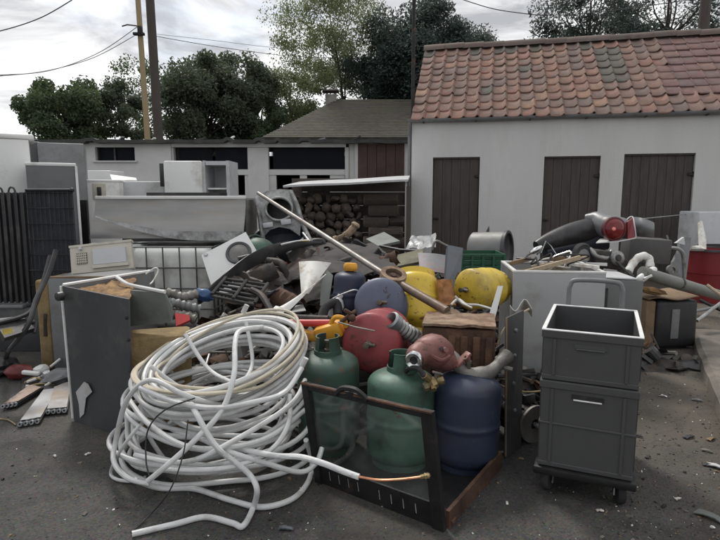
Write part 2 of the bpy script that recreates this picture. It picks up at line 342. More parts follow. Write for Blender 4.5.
def groundmat():
    m = bpy.data.materials.new('worn_asphalt'); m.use_nodes = True; n = m.node_tree.nodes; l = m.node_tree.links; b = n['Principled BSDF']
    t = n.new('ShaderNodeTexCoord')
    def nz(s, d, r=.6):
        q = n.new('ShaderNodeTexNoise'); q.inputs['Scale'].default_value = s; q.inputs['Detail'].default_value = d; q.inputs['Roughness'].default_value = r; l.new(t.outputs['Object'], q.inputs['Vector']); return q.outputs['Fac']
    def rm(src, lo, hi, c0, c1):
        q = n.new('ShaderNodeValToRGB'); q.color_ramp.elements[0].position = lo; q.color_ramp.elements[1].position = hi; q.color_ramp.elements[0].color = (*c0, 1); q.color_ramp.elements[1].color = (*c1, 1); l.new(src, q.inputs[0]); return q.outputs[0]
    c = rm(nz(1.1, 10, .65), .32, .68, (.034, .032, .028), (.075, .067, .055))
    v = n.new('ShaderNodeTexVoronoi'); v.inputs['Scale'].default_value = 130; l.new(t.outputs['Object'], v.inputs['Vector'])
    a = n.new('ShaderNodeMixRGB'); a.blend_type = 'OVERLAY'; a.inputs[0].default_value = .55; l.new(c, a.inputs[1]); l.new(v.outputs['Color'], a.inputs[2])
    hs = n.new('ShaderNodeHueSaturation'); hs.inputs['Saturation'].default_value = .45; l.new(a.outputs[0], hs.inputs['Color'])
    d = n.new('ShaderNodeMixRGB'); d.inputs[2].default_value = (.020, .019, .018, 1); l.new(rm(nz(2.3, 7), .54, .66, (0, 0, 0), (.75, .75, .75)), d.inputs[0]); l.new(hs.outputs[0], d.inputs[1])
    e = n.new('ShaderNodeMixRGB'); e.inputs[2].default_value = (.115, .097, .074, 1); l.new(rm(nz(.75, 12, .72), .50, .70, (0, 0, 0), (.8, .8, .8)), e.inputs[0]); l.new(d.outputs[0], e.inputs[1])
    sp = n.new('ShaderNodeSeparateXYZ'); l.new(t.outputs['Object'], sp.inputs[0])
    mr = n.new('ShaderNodeMapRange'); mr.inputs['From Min'].default_value = .9; mr.inputs['From Max'].default_value = 2.1; l.new(sp.outputs[0], mr.inputs[0])
    mk = n.new('ShaderNodeMath'); mk.operation = 'MULTIPLY'; l.new(mr.outputs[0], mk.inputs[0]); l.new(rm(nz(2.6, 9, .7), .30, .62, (.15, .15, .15), (.85, .85, .85)), mk.inputs[1])
    e2 = n.new('ShaderNodeMixRGB'); e2.inputs[2].default_value = (.125, .104, .080, 1); l.new(mk.outputs[0], e2.inputs[0]); l.new(e.outputs[0], e2.inputs[1])
    vc = n.new('ShaderNodeTexVoronoi'); vc.feature = 'DISTANCE_TO_EDGE'; vc.inputs['Scale'].default_value = .9
    wv = n.new('ShaderNodeVectorMath'); wv.operation = 'MULTIPLY_ADD'; wv.inputs[1].default_value = (.35, .35, .35)
    wn = n.new('ShaderNodeTexNoise'); wn.inputs['Scale'].default_value = 3; wn.inputs['Detail'].default_value = 6; l.new(t.outputs['Object'], wn.inputs['Vector']); l.new(wn.outputs['Color'], wv.inputs[0]); l.new(t.outputs['Object'], wv.inputs[2]); l.new(wv.outputs[0], vc.inputs['Vector'])
    ck = n.new('ShaderNodeMixRGB'); ck.inputs[2].default_value = (.018, .017, .016, 1); l.new(rm(vc.outputs['Distance'], .002, .010, (.22, .22, .22), (0, 0, 0)), ck.inputs[0]); l.new(e2.outputs[0], ck.inputs[1])
    l.new(ck.outputs[0], b.inputs['Base Color'])
    rr = n.new('ShaderNodeMapRange'); rr.inputs['To Min'].default_value = .6; rr.inputs['To Max'].default_value = 1.; l.new(nz(1.7, 6), rr.inputs[0]); l.new(rr.outputs[0], b.inputs['Roughness'])
    b.inputs['Specular IOR Level'].default_value = .3
    mu = n.new('ShaderNodeMath'); mu.operation = 'MULTIPLY_ADD'; mu.inputs[1].default_value = .5; l.new(v.outputs['Distance'], mu.inputs[0]); l.new(nz(60, 5), mu.inputs[2])
    bp = n.new('ShaderNodeBump'); bp.inputs['Strength'].default_value = .55; bp.inputs['Distance'].default_value = .008; l.new(mu.outputs[0], bp.inputs['Height']); l.new(bp.outputs[0], b.inputs['Normal'])
    return m
ASPHALT = groundmat()
CONC = mat('worn_concrete', (.17, .15, .125), .9, 0, .25, 3, (.09, .08, .07), .35, 4, .5, 60)

# ================================================================== SETTING
def gz(x, y):                              # gentle unevenness of the yard
    return .012*noise.noise(Vector((x*.5, y*.5, 3.)))*max(0, 1-abs(y-4)/9)
b = B()
xs = [-400, -100, -30] + [-8+.4*i for i in range(41)] + [30, 100, 400]; ys = [-60, -12] + [-2+.4*i for i in range(40)] + [30, 100, 600]
vv = [[b.bm.verts.new((x, y, 0)) for y in ys] for x in xs]
for i in range(len(xs)-1):
    for j in range(len(ys)-1): b.bm.faces.new((vv[i][j], vv[i+1][j], vv[i+1][j+1], vv[i][j+1]))
struct('ground', b, ASPHALT)
# raised concrete slab along the right of the yard
A0 = G(690, 343); A1 = G(722, 432); dirk = (A1-A0).normalized(); A2 = A1+dirk*3.2; A00 = A0-dirk*.15
b = B()
edge = [A00+(A2-A00)*i/26 for i in range(27)]
side = Vector((1, -.15, 0)).normalized()
prev = None
for i, p in enumerate(edge):
    q = p+side*(.03*noise.noise(p*3)); row = [b.bm.verts.new(q+Vector((0, 0, -.05))), b.bm.verts.new(q+Vector((.012, 0, .075+.012*noise.noise(p*6)))), b.bm.verts.new(q+Vector((.05, 0, .10))), b.bm.verts.new(q+side*5+Vector((0, 0, .10)))]
    if prev:
        for k in range(3): b.bm.faces.new((prev[k], prev[k+1], row[k+1], row[k]))
    prev = row
struct('concrete_slab', b, CONC)

# ---- building with the pantile roof
Wl, Wr = P(412, 121, 9.5), P(720, 112, 8.5); EZ = (Wl.z+Wr.z)/2
ux = Vector((Wr.x-Wl.x, Wr.y-Wl.y, 0)).normalized(); uy = Vector((-ux.y, ux.x, 0)); BW = 6.4   # along the wall, into the building
bm_ = Matrix(((ux.x, uy.x, 0, Wl.x), (ux.y, uy.y, 0, Wl.y), (0, 0, 1, 0), (0, 0, 0, 1)))
bld = thing('white_outbuilding', 'long white rendered outbuilding with old clay tile roof and three brown doors', 'building', M=bm_)
def wallx(px, py=157):                     # where a pixel meets the wall plane, in wall coordinates
    d = ray(px, py); o = Vector((0, 0, H)); n_ = uy
    s_ = (Wl-o).dot(n_)/d.dot(n_); p = o+d*s_; return (p-Vector((Wl.x, Wl.y, 0))).dot(ux), p.z
DEP = 4.0
doors = []
for (a, c, ty) in ((433, 480, 157.5), (544.5, 601, 156.5), (624.5, 696, 154)):
    x0, zt = wallx(a, ty); x1, _ = wallx(c, ty); doors.append((x0, x1, zt))
b = B()
cuts = [0.0]
for x0, x1, zt in doors: cuts += [x0, x1]
cuts.append(BW); WT = .22
for i in range(0, len(cuts)-1):
    x0, x1 = cuts[i], cuts[i+1]
    zb = 0 if i % 2 == 0 else doors[i//2][2]
    b.box((x1-x0, WT, EZ-zb), ((x0+x1)/2, WT/2, (EZ+zb)/2))
bmesh.ops.remove_doubles(b.bm, verts=b.bm.verts[:], dist=.0005)
dead = [f for f in b.bm.faces if abs(f.normal.x) > .9 and f.calc_center_median().z > 2.2 and .01 < f.calc_center_median().x < BW-.01]
bmesh.ops.delete(b.bm, geom=dead, context='FACES')
part('front_wall', b, WHITE_WALL, bld, smooth=0)
b = B(); b.box((WT, DEP-WT, EZ), (WT/2, WT+(DEP-WT)/2, EZ/2)); b.box((WT, DEP-WT, EZ), (BW-WT/2, WT+(DEP-WT)/2, EZ/2)); b.box((BW-2*WT, WT, EZ), (BW/2, DEP-WT/2, EZ/2))
RH = 1.58
for x in (0.001, BW-WT-.001):
    b.plate([(x+WT/2, 0.02, EZ), (x+WT/2, DEP-.02, EZ), (x+WT/2, DEP/2, EZ+RH-.06)], WT-.01)
part('side_walls', b, WHITE_WALL, bld, smooth=0)
for di, (x0, x1, zt) in enumerate(doors):
    m_ = DOOR_GREY if di == 2 else DOOR_WOOD
    dr = part('door', B().box((x1-x0-.03, .02, zt-.06), ((x0+x1)/2, .085, (zt-.06)/2+.03)), m_, bld, smooth=0)
    nb = (5, 6, 8)[di]; wd = (x1-x0-.02)/nb
    for k in range(nb):
        bb = B().box((wd-.0025, .024, zt-.035), (x0+.01+wd*(k+.5), .062+.0015*random.random(), (zt-.035)/2+.02), bev=.004, seg=1)
        part('board', bb, m_, dr, smooth=0)
    for z in (zt*.22, zt*.84):
        part('hinge', B().box((.10, .02, .045), (x1-.03, .036, z), bev=.006, seg=1).lathe([(0, -.04), (.014, -.04), (.014, .04), (0, .04)], 8, TM((x1-.005, .03, z))), IRON, dr)
    part('latch', B().box((.10, .018, .03), (x0+.06, .036, zt*.48), bev=.005, seg=1).lathe([(0, 0), (.012, 0), (.016, .03), (0, .034)], 8, TM((x0+.08, .03, zt*.48), (R(90), 0, 0))), IRON, dr)
    part('lintel', B().box((x1-x0-.004, .10, .025), ((x0+x1)/2, .07, zt-.013)), m_, bld, smooth=0)
# gutter, downpipe
b = B(); gp = [(.055*math.cos(a), -.055*math.sin(a)) for a in [math.pi*i/8 for i in range(9)]]; gp += [(.048*math.cos(a), -.048*math.sin(a)) for a in [math.pi*(8-i)/8 for i in range(9)]]
rings = [[b.bm.verts.new((x, -.075+c, EZ+.02+s_-.01*abs(math.sin(x*1.3)))) for c, s_ in gp] for x in [-.06+(BW+.1)*i/24 for i in range(25)]]
for i in range(24):
    for j in range(18): b.bm.faces.new((rings[i][j], rings[i+1][j], rings[i+1][(j+1) % 18], rings[i][(j+1) % 18]))
b.bm.faces.new(rings[0]); b.bm.faces.new(rings[-1][::-1])
gut = part('gutter', b, GREYP, bld)
for i in range(8): part('bracket', B().box((.025, .12, .012), (.2+i*.85, -.06, EZ-.042)), IRON, gut, smooth=0)
part('downpipe', B().tube(smoothpath([(-.03, -.075, EZ-.03), (-.03, -.07, EZ-.10), (-.045, -.02, EZ-.22), (-.045, .02, EZ-.35), (-.045, .02, .05)], 5), .026, 8), GREYP, bld)
# roof: every pantile is a piece
roof = part('roof', B().plate([(0, -.06, EZ+.005), (BW, -.06, EZ+.005), (BW, DEP/2, EZ+RH), (0, DEP/2, EZ+RH)], .03).plate([(0, DEP+.06, EZ+.005), (BW, DEP+.06, EZ+.005), (BW, DEP/2, EZ+RH), (0, DEP/2, EZ+RH)], .03), RUSTY, bld, smooth=0)
sl = math.atan2(RH-.005, DEP/2+.06); SL = math.hypot(RH, DEP/2+.06)
def tilemesh(wd, ln, amp, flat):
    bb = B(); nu = 14; pr = []
    for i in range(nu+1):
        t = i/nu; x = (t-.5)*wd
        z = amp*(1.55*math.exp(-((t-.86)/.10)**2)-.38*math.sin(math.pi*min(1, t/.74))) if not flat else (amp*(1 if (t < .14 or t > .93) else 0))
        pr.append((x, z))
    th = .015
    def ring(y, dz):
        return [bb.bm.verts.new((x, y, z+dz)) for x, z in pr] + [bb.bm.verts.new((x, y, z+dz-th)) for x, z in reversed(pr)]
    r0, r1, r2 = ring(0, .004), ring(.012, .012), ring(ln, 0)
    n_ = len(r0)
    for A, C in ((r0, r1), (r1, r2)):
        for j in range(n_): bb.bm.faces.new((A[j], A[(j+1) % n_], C[(j+1) % n_], C[j]))
    for i in range(nu):
        bb.bm.faces.new((r0[i], r0[n_-1-i], r0[n_-2-i], r0[i+1])); bb.bm.faces.new((r2[i], r2[i+1], r2[n_-2-i], r2[n_-1-i]))
    return bb.mesh(50)
NC, NR = 29, 10; TW = BW/NC; ex = SL/NR
tm1 = [tilemesh(TW*1.06, ex*1.24, a, False) for a in (.026, .029, .024)]; tm2 = tilemesh(TW*1.04, ex*1.24, .012, True); tm3 = tilemesh(TW*1.06, ex*1.24, .024, False)
for t_ in tm1: t_.materials.append(TILE)
tm2.materials.append(TILE2); tm3.materials.append(MOSST)
for c in range(NC):
    for r_ in range(NR):
        flat = c >= 19-(.25*(9-r_)); moss = (c in (14, 15) and 3 < r_ < 9 and not flat) or (r_ == 9 and random.random() < .35) or random.random() < .02
        me = tm2 if flat else (tm3 if moss else random.choice(tm1))
        if flat and r_ < 2: me = random.choice(tm1)
        o = link('roof_tile', me, None, roof)
        s0 = r_*ex-.05+random.uniform(-.016, .016)
        sag = -.028*math.sin(math.pi*min(1, c/NC))-.012*noise.noise(Vector((c*.35, r_*.5, 0)))
        o.location = (TW*(c+.5)+random.uniform(-.006, .006), -.06+s0*math.cos(sl)-math.sin(sl)*.05, EZ+.005+s0*math.sin(sl)+math.cos(sl)*(.052+sag*.4)+random.uniform(-.004, .004))
        o.rotation_euler = (sl-.055+random.uniform(-.02, .02), random.uniform(-.02, .02), random.uniform(-.03, .03))
b = B()
ridge = part('ridge', B().box((BW-.1, .06, .06), (BW/2, DEP/2, EZ+RH+.01)), MOSST, roof, smooth=0)
RC = mat('ridge_clay', (.16, .115, .10), .9, 0, .25, 5, (.11, .11, .095), .35, 5, .4, 60, tint=.25)
for i in range(17):
    bb = B().lathe([(.125, 0), (.125, .40), (.108, .40), (.108, 0)], 10, TM((0, 0, 0), (0, R(90), 0)), R(90), R(270), closed=True)
    o = part('ridge_tile', bb, RC, ridge, smooth=50)
    o.location = (i*.378-.02, DEP/2, EZ+RH+.01+.02*noise.noise(Vector((i*.4, 5, 0)))); o.rotation_euler = (0, R(-1.2), random.uniform(-.02, .02))
# thin metal flue by the gable
q = P(418.5, 112, 9.75)
fl = thing('antenna_mast', 'thin dark metal mast rising past the left end of the tiled roof', 'mast', (q.x-.1, q.y, 0))
part('pole', B().tube([(0, 0, 0), (0, 0, 6.2)], .032, 10), IRON, fl)
for z in (1.2, 2.3): part('wall_clamp', B().box((.22, .04, .05), (.08, 0, z), bev=.006, seg=1), IRON, fl)

# ---- low white shed at the back
SY = 12.0
def S(px, py): p = P(px, py, SY); return p.x, p.z
shed = thing('flat_roofed_shed', 'long low white shed with felt roof and dark open bays', 'building', (0, SY, 0))
xl, zt = S(20, 141); xr, _ = S(414, 140); x_a = S(172, 140)[0]; x_b = S(346, 140)[0]
FASZ = S(200, 147)[1]
def shedpart(name, px0, py0, px1, py1, th, mt, y=0, par=None, bev=0):
    a = S(px0, py0); c = S(px1, py1)
    return part(name, B().box((abs(c[0]-a[0]), th, abs(a[1]-c[1])), ((a[0]+c[0])/2, y, (a[1]+c[1])/2), bev=bev, seg=1), mt, par or shed, smooth=0)
# left block, wall with a window hole
wx0, wz1 = S(97, 147.5); wx1, wz0 = S(137, 161); bx0 = xl; bx1 = x_a; top = S(100, 143)[1]
b = B()
b.box((wx0-bx0, .2, top), ((wx0+bx0)/2, 0, top/2)); b.box((bx1-wx1, .2, top), ((bx1+wx1)/2, 0, top/2))
b.box((wx1-wx0, .2, wz0), ((wx1+wx0)/2, 0, wz0/2)); b.box((wx1-wx0, .2, top-wz1), ((wx1+wx0)/2, 0, (top+wz1)/2))
part('wall', b, SHED_WALL, shed, smooth=0)
wdw = part('window', B().box((wx1-wx0, .02, wz1-wz0), ((wx1+wx0)/2, .05, (wz1+wz0)/2)), mat('dark_window_and_bay', (.006, .007, .011), .5, 0, .1, 3, None, bump=0, spec=.12), shed, smooth=0)
part('sill', B().box((wx1-wx0+.1, .26, .03), ((wx1+wx0)/2, -.02, wz0-.016)), SHED_WALL, wdw, smooth=0)
for fx, fw in (((wx1+wx0)/2-.05, .035), (wx0+.016, .03), (wx1-.016, .03)): part('frame', B().box((fw, .04, wz1-wz0), (fx, .02, (wz1+wz0)/2)), BLACK, wdw, smooth=0)
# open bays
shedpart('fascia', 172.5, 141, 346, 147.5, .12, SHED_WALL, -.05)
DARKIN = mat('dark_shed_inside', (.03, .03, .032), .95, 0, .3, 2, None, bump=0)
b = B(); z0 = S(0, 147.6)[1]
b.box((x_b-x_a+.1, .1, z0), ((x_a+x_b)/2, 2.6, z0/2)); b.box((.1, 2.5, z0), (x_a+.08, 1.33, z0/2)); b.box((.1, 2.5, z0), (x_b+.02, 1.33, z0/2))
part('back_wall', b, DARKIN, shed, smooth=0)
for (a, c) in ((172.5, 179), (248, 271), (345, 349)): shedpart('post', a, 147.6, c, 252, .14, SHED_WALL, 0)
shedpart('beam', 179, 169.5, 345, 175, .12, SHED_WALL, .01)
shedpart('lower_panel', 179, 170, 228, 258, .1, SHED_WALL, .06)
for (a, c) in ((245, 278), (300, 308), (330, 345)): shedpart('lower_panel', a, 175.1, c, 258, .1, SHED_WALL, .02)
shedpart('lower_panel', 228, 195, 346, 258, .09, SHED_WALL, .13)
shedpart('wall', 349, 141.5, 414, 258, .16, SHED_WALL, .05)
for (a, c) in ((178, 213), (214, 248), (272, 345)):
    shedpart('dark_bay_sheet', a+.5, 148, c-.5, 169, .015, mat('dark_window_and_bay', (0, 0, 0)), .05)  # near-black sheets fill the open bays, standing for their dark inside
sh = shedpart('shutter_door', 358, 144, 404, 182, .05, mat('brown_shutter', (.075, .045, .04), .8, 0, .2, 3, (.06, .04, .035), .3, 4, .2, 60), -.06)
a_ = S(358, 144); c_ = S(404, 182)
for k in range(5): part('board', B().box(((c_[0]-a_[0])/5-.012, .02, a_[1]-c_[1]-.01), (a_[0]+(c_[0]-a_[0])*(k+.5)/5, -.096, (a_[1]+c_[1])/2)), MATS['brown_shutter'], sh, smooth=0)
for (q0, q1) in (((355, 141.7), (407, 144)), ((355, 144), (358, 182)), ((404, 144), (407, 182))): shedpart('frame', q0[0], q0[1], q1[0], q1[1], .07, SHED_WALL, -.06, sh)
b = B(); n_ = 60
def rf(u, v): x = xl-.1+(xr+.15-xl)*u; return (x, -.28+3.2*v, top+.01+.05*v+.018*noise.noise(Vector((x*2.2, v*3, 0))) + (.05 if v < .02 and noise.noise(Vector((x*3.1, 7, 0))) > .25 else 0))
part('roof', b.grid(rf, 120, 6, .07), FELT, shed, smooth=0)
b = B().box((3.0, .3, .3), ((xl+x_a)/2, 1.5, 1), )
for i in range(9):
    x = xl+.4+i*(xr-xl-.8)/9+random.uniform(-.2, .2)
    part('roof_debris', B().box((random.uniform(.1, .3), .06, .03), (x, -.1+random.uniform(0, .5), top+.09), (0, random.uniform(-.5, .1), random.uniform(-1, 1))), random.choice([FELT, SHARDW, GREYP]), shed, smooth=0)
b.bm.free()

# ---- house with the hipped roof behind
HY = 19.0
hp = lambda px, py, Y: P(px, py, Y)
rl, rr_ = hp(337, 101, HY+3), hp(480, 101, HY+3); el, er = hp(262, 139, HY), hp(480, 139, HY)
house = thing('hipped_roof_house', 'distant house with grey brown mossy hipped roof and stub chimney', 'house', (rl.x, HY, 0))
zE = el.z; zR = rl.z
bl = Vector((el.x+.1, HY+6, zE)); br = Vector((er.x, HY+6, zE))
b = B(); b.box((er.x-el.x-.5, 5.2, zE-.02), ((er.x+el.x)/2, HY+3, zE/2)); part('wall', b, SHED_WALL, house, world=True, smooth=0)
b = B(); b.plate([el, er, rr_, rl], .12); b.plate([br, bl, rl, rr_], .12); b.plate([bl, el, rl], .12)
hr = part('roof', b, HROOF, house, world=True, smooth=0)
nv = Vector((0, zE-zR, 3)).normalized()
for i in range(26):                        # courses of tiles proud of one another
    t = (i+.5)/26; A_ = el.lerp(rl, t); C_ = er.lerp(rr_, t); p = Vector((0, -(zR-zE), 3)).normalized()*.066
    part('tile_course', B().box(((C_-A_).length, .10, .012), (A_+C_)/2+p, (math.atan2(zR-zE, 3), 0, 0)), HROOF, hr, world=True, smooth=0)
cp = hp(331, 101, HY+3); ch = part('chimney', B().box((.42, .42, 1.0), (cp.x, cp.y, cp.z-.28)), mat('chimney_render', (.22, .21, .19), .9), hr, world=True, smooth=0)
part('chimney_cap', B().box((.62, .56, .06), (cp.x, cp.y, cp.z+.36), bev=.01).box((.06, .06, .2), (cp.x-.15, cp.y, cp.z+.26)).box((.06, .06, .2), (cp.x+.15, cp.y, cp.z+.26)), POLED, house, world=True, smooth=0)

# ---- utility poles and wires
def upole(name, label, p0, p1, r0, r1, mt):
    t_ = thing(name, label, 'utility pole', (p0.x, p0.y, 0)); d_ = (p1-p0).normalized(); g_ = p0+d_*((0-p0.z)/d_.z); top_ = p0+d_*((8.6-p0.z)/d_.z)
    part('pole', B().tube([g_+(top_-g_)*i/6 for i in range(7)], [r0+(r1-r0)*i/6 for i in range(7)], 12), mt, t_, world=True); return t_
pp = upole('utility_pole', 'slim pale yellow timber utility pole with wire bracket', P(147.5, 138, 16), P(138, 0, 16), .088, .066, POLEP)
cr = P(141, 35, 16)
part('bracket', B().box((.30, .12, .07), cr+Vector((-.02, -.1, 0)), bev=.01).box((.10, .14, .20), cr+Vector((.02, -.1, .1)), bev=.01), IRON, pp, world=True)
ck = P(139, 26, 16); part('arm', B().tube([ck, ck+Vector((-.3, -.05, .02)), ck+Vector((-.45, -.05, -.02))], .02, 6), IRON, pp, world=True)
pp2 = upole('utility_pole', 'thick dark timber utility pole standing right beside the pale one', P(158.5, 138, 16.6), P(150, 0, 16.6), .145, .115, POLED)
def wire(label, pts, r=.014):
    r *= .68
    return solo('overhead_wire', B().tube(smoothpath(pts, 10), r, 5), BLACK, label, 'wire')
wire('upper overhead wire sagging left from pale pole bracket', [P(134, 36, 16), P(95, 57, 14.5), P(50, 70, 13.2), P(0, 76, 12), P(-60, 78, 11)])
wire('lower overhead wire sagging left beside its twin', [P(137, 27, 16), P(100, 52, 14.5), P(52, 70, 13), P(0, 75, 12.0), P(-60, 74, 11)])
wire('short overhead wire crossing the top left corner', [P(72, 0, 9), P(40, 18, 9), P(0, 31, 9), P(-60, 44, 9)], .012)
wire('overhead wire running right from dark pole behind birch', [P(155, 36, 16.6), P(200, 44, 18), P(240, 50, 19.5), P(290, 56, 21), P(340, 58, 23)])
wire('second overhead wire running right a little higher', [P(155, 34, 16.6), P(210, 40, 18), P(280, 48, 21), P(340, 50, 23)], .009)
wire('overhead wire dipping above the red tiled roof', [P(455, -3, 12), P(490, 8, 12), P(520, 13, 12), P(548, 15, 12), P(600, 12, 12.2), P(710, -3, 13)], .013)
t_ = thing('utility_pole', 'dark pole top behind the tiled roof at upper right', 'utility pole', (P(705, 10, 15).x, 15, 0))
part('pole', B().tube([(0, 0, 0), (0, 0, 8.2)], [.14, .12], 12), POLED, t_)

# ---- trees
def tree(name, label, cx_, cy_, Y, rx, rz, lm, n_cl=40, per=260, leaf=.16, trunk=.14, dens=1.0, seed=0, sparse=False, ry=None, group='trees behind the yard', lean=0.):
    rnd = random.Random(seed); c = P(cx_, cy_, Y); ry = ry or rx
    t_ = thing(name, label, 'tree', (c.x-lean, Y, 0), group=group); o_ = Vector((c.x-lean, Y, 0))
    cen = Vector((c.x, Y, c.z)); b_ = B()
    fork = Vector((c.x-lean*.6, Y, max(.6, c.z-rz*.72)))
    b_.tube(smoothpath([o_, o_.lerp(fork, .5)+Vector((rnd.uniform(-.1, .1), 0, 0)), fork, cen+Vector((0, 0, rz*.45))], 5), [trunk*(1-.82*i/15) for i in range(16)], 8)
    verts, faces = [], []; cls = []
    for i in range(n_cl):
        for _ in range(60):
            v = Vector((rnd.uniform(-1, 1), rnd.uniform(-1, 1), rnd.uniform(-1, 1)))
            if .25 < v.length < 1 and rnd.random() < v.length: break
        cc = cen+Vector((v.x*rx*(1-.25*max(0, v.z)), v.y*ry, v.z*rz)); cls.append(cc)
        if i % (2 if not sparse else 3) == 0:
            m_ = fork.lerp(cc, .5)+Vector((rnd.uniform(-.15, .15)*rx, 0, .10*rz)); r1 = trunk*(.28 if not sparse else .2)
            b_.tube(smoothpath([fork.lerp(cen, rnd.uniform(0, .6 if not sparse else 1.2)), m_, cc], 4), [r1*(1-.85*k/8) for k in range(9)], 5)
    for cc in cls:
        cr_ = rnd.uniform(.20, .42)*min(rx, rz)*(.8 if sparse else 1)
        for _ in range(int(per*1.7*dens*rnd.uniform(.6, 1.3))):
            d_ = Vector((rnd.gauss(0, 1), rnd.gauss(0, 1), rnd.gauss(0, .8))); d_ = d_.normalized()*(rnd.random()**.45)*cr_
            p = cc+d_; s_ = leaf*.72*rnd.uniform(.5, 1.25)
            u_ = Vector((rnd.gauss(0, 1), rnd.gauss(0, 1), rnd.gauss(0, 1))).normalized(); w_ = u_.orthogonal().normalized()
            if sparse: u_.z -= .7; u_.normalize(); w_ = u_.orthogonal().normalized()
            k = len(verts); verts += [p-u_*s_*.55, p+w_*s_*.3, p+u_*s_*.55, p-w_*s_*.3]; faces.append((k, k+1, k+2, k+3))
    part('trunk', b_, BARK, t_, world=True)
    me = bpy.data.meshes.new('crown'); me.from_pydata([v-o_ for v in verts], [], faces); me.update()
    link('crown', me, lm, t_); return t_
tree('dark_bushy_tree', 'dark rounded bushy tree above the left end of the shed', 66, 118, 19, 1.35, 1.25, LEAF_M, 46, 330, .15, .16, seed=1)
tree('dark_bushy_tree', 'low dark tree just left of the utility poles', 122, 116, 20, .85, 1.3, LEAF_D, 24, 220, .15, .12, seed=2)
tree('slender_tree', 'thin open tree behind the two utility poles', 146, 100, 26, 1.6, 1.9, LEAF_M, 34, 110, .15, .12, seed=3, sparse=True)
tree('broad_dark_tree', 'broad dark tree right of the poles above the shed', 205, 107, 22, 1.75, 1.95, LEAF_D, 64, 400, .17, .2, seed=4)
tree('broad_dark_tree', 'taller dark tree crown between broad tree and birch', 243, 107, 23, 1.45, 2.0, LEAF_D, 50, 380, .17, .2, seed=14)
tree('birch_tree', 'tall airy pale green birch rising behind the hipped roof', 328, 34, 26, 2.7, 2.5, LEAF_L, 95, 190, .14, .10, seed=5, sparse=True, lean=-.9)
tree('pale_green_bush', 'pale green bushy tree at the foot of the birch', 290, 98, 24, 1.3, 1.35, LEAF_L, 34, 170, .14, .1, seed=6)
tree('pale_green_bush', 'lower green bush left of the hipped roof', 262, 122, 22.5, 1.05, .95, LEAF_M, 26, 230, .14, .1, seed=16)
tree('pale_green_bush', 'grey green bush filling in right of the chimney', 345, 88, 27, 1.4, 1.2, LEAF_M, 24, 150, .15, .1, seed=26)
tree('dark_conifer', 'large dark blue green tree behind the left end of tiled roof', 440, 62, 24, 2.35, 2.3, LEAF_B, 76, 430, .18, .2, seed=7)
tree('dark_conifer', 'dark blue green lower tree beside the hipped roof ridge', 396, 68, 24.5, 2.0, 2.0, LEAF_B, 70, 420, .18, .18, seed=17)
tree('leafy_tree', 'leafy tree showing over the right half of tiled roof', 590, 22, 18, 1.7, 1.4, LEAF_B, 40, 160, .16, .14, seed=8)
tree('leafy_tree', 'leafy tree at the upper right corner behind dark pole', 668, 14, 19, 2.0, 1.4, LEAF_B, 44, 150, .16, .14, seed=18)

# ================================================================== WOODPILE
WY = 8.75
wp = thing('wood_shelter', 'lean-to firewood shelter with pale sheet roof beside the white outbuilding', 'shelter', P(350, 245, WY+.3)*1)
wp.location.z = 0; MW[wp.name] = Matrix.Translation(wp.location)
rt = [P(283, 186.5, WY-.25), P(408, 180.5, WY-.25), P(410, 176.5, WY+.75), P(300, 182.5, WY+.75)]
def lerp4(q, u, v): return q[0].lerp(q[1], u).lerp(q[3].lerp(q[2], u), v)
part('roof_sheet', B().grid(lambda u, v: lerp4(rt, u, v)+Vector((0, 0, .004*math.sin(u*9))), 40, 2, .03), WHITEP2, wp, world=True)
for (px, yy) in ((286, WY-.1), (409, WY-.1), (300, WY+.7), (409, WY+.7)):
    q = P(px, 184, yy); part('post', B().box((.07, .07, q.z-.035), (q.x, q.y, (q.z-.035)/2)), POLED, wp, world=True, smooth=0)
x0 = P(286, 200, WY).x; x1 = P(409, 200, WY).x
for k in range(7): part('back_board', B().box((x1-x0, .03, .225), ((x0+x1)/2, WY+.8, .12+k*.232)), POLED, wp, world=True, smooth=0)
rl_ = random.Random(11); ORD = ['first', 'second', 'third', 'fourth', 'fifth', 'sixth', 'seventh', 'eighth', 'ninth', 'tenth', 'eleventh', 'twelfth']
def logmesh(r, ln, seed, split):
    bb = B(); rnd = random.Random(seed); n = 12; prof = []
    for j in range(n):
        a = 2*math.pi*j/n; rr = r*(1+.13*rnd.uniform(-1, 1)); x, z = rr*math.cos(a), rr*math.sin(a)
        if split and z < -.1*r: z = -.1*r+(z+.1*r)*.12
        prof.append((x, z))
    ends = []
    for y, s_ in ((0, .94), (.02, 1), (ln-.02, 1), (ln, .94)): ends.append([bb.bm.verts.new((x*s_, y, z*s_)) for x, z in prof])
    for A, C in zip(ends, ends[1:]):
        for j in range(n): bb.bm.faces.new((A[j], A[(j+1) % n], C[(j+1) % n], C[j]))
    bb.bm.faces.new(ends[0]); bb.bm.faces.new(ends[-1][::-1])
    me = bb.mesh(35); me.materials.append(LOGBARK); me.materials.append(LOGEND)
    for p in me.polygons:
        if abs(p.normal.y) > .9: p.material_index = 1
    return me
LM = [logmesh(1, .42, i, i % 3 == 2) for i in range(8)]
for r_ in range(1): pass
zz = .06; row = 0
while zz < 1.36:                           # round ends facing out
    x = x0+.08+(row % 2)*.06; kx = 0
    while x < P(362, 220, WY).x:
        r = rl_.uniform(.055, .095)
        o = link('log', rl_.choice(LM), None); o.scale = (r, 1, r); o.location = (x, WY+.12+rl_.uniform(-.05, .06), zz+rl_.uniform(-.015, .015)); o.rotation_euler = (0, rl_.uniform(-3, 3), rl_.uniform(-.06, .06))
        kx += 1; tag(o, 'cut log in shelter, round end out, %s, %s from the left' % ('topmost row' if row == 9 else ORD[row]+' row from the ground', ORD[kx-1]), 'log', 'round-end logs in the shelter')
        x += r*1.85
    zz += .135; row += 1
zz = .10; row = 0
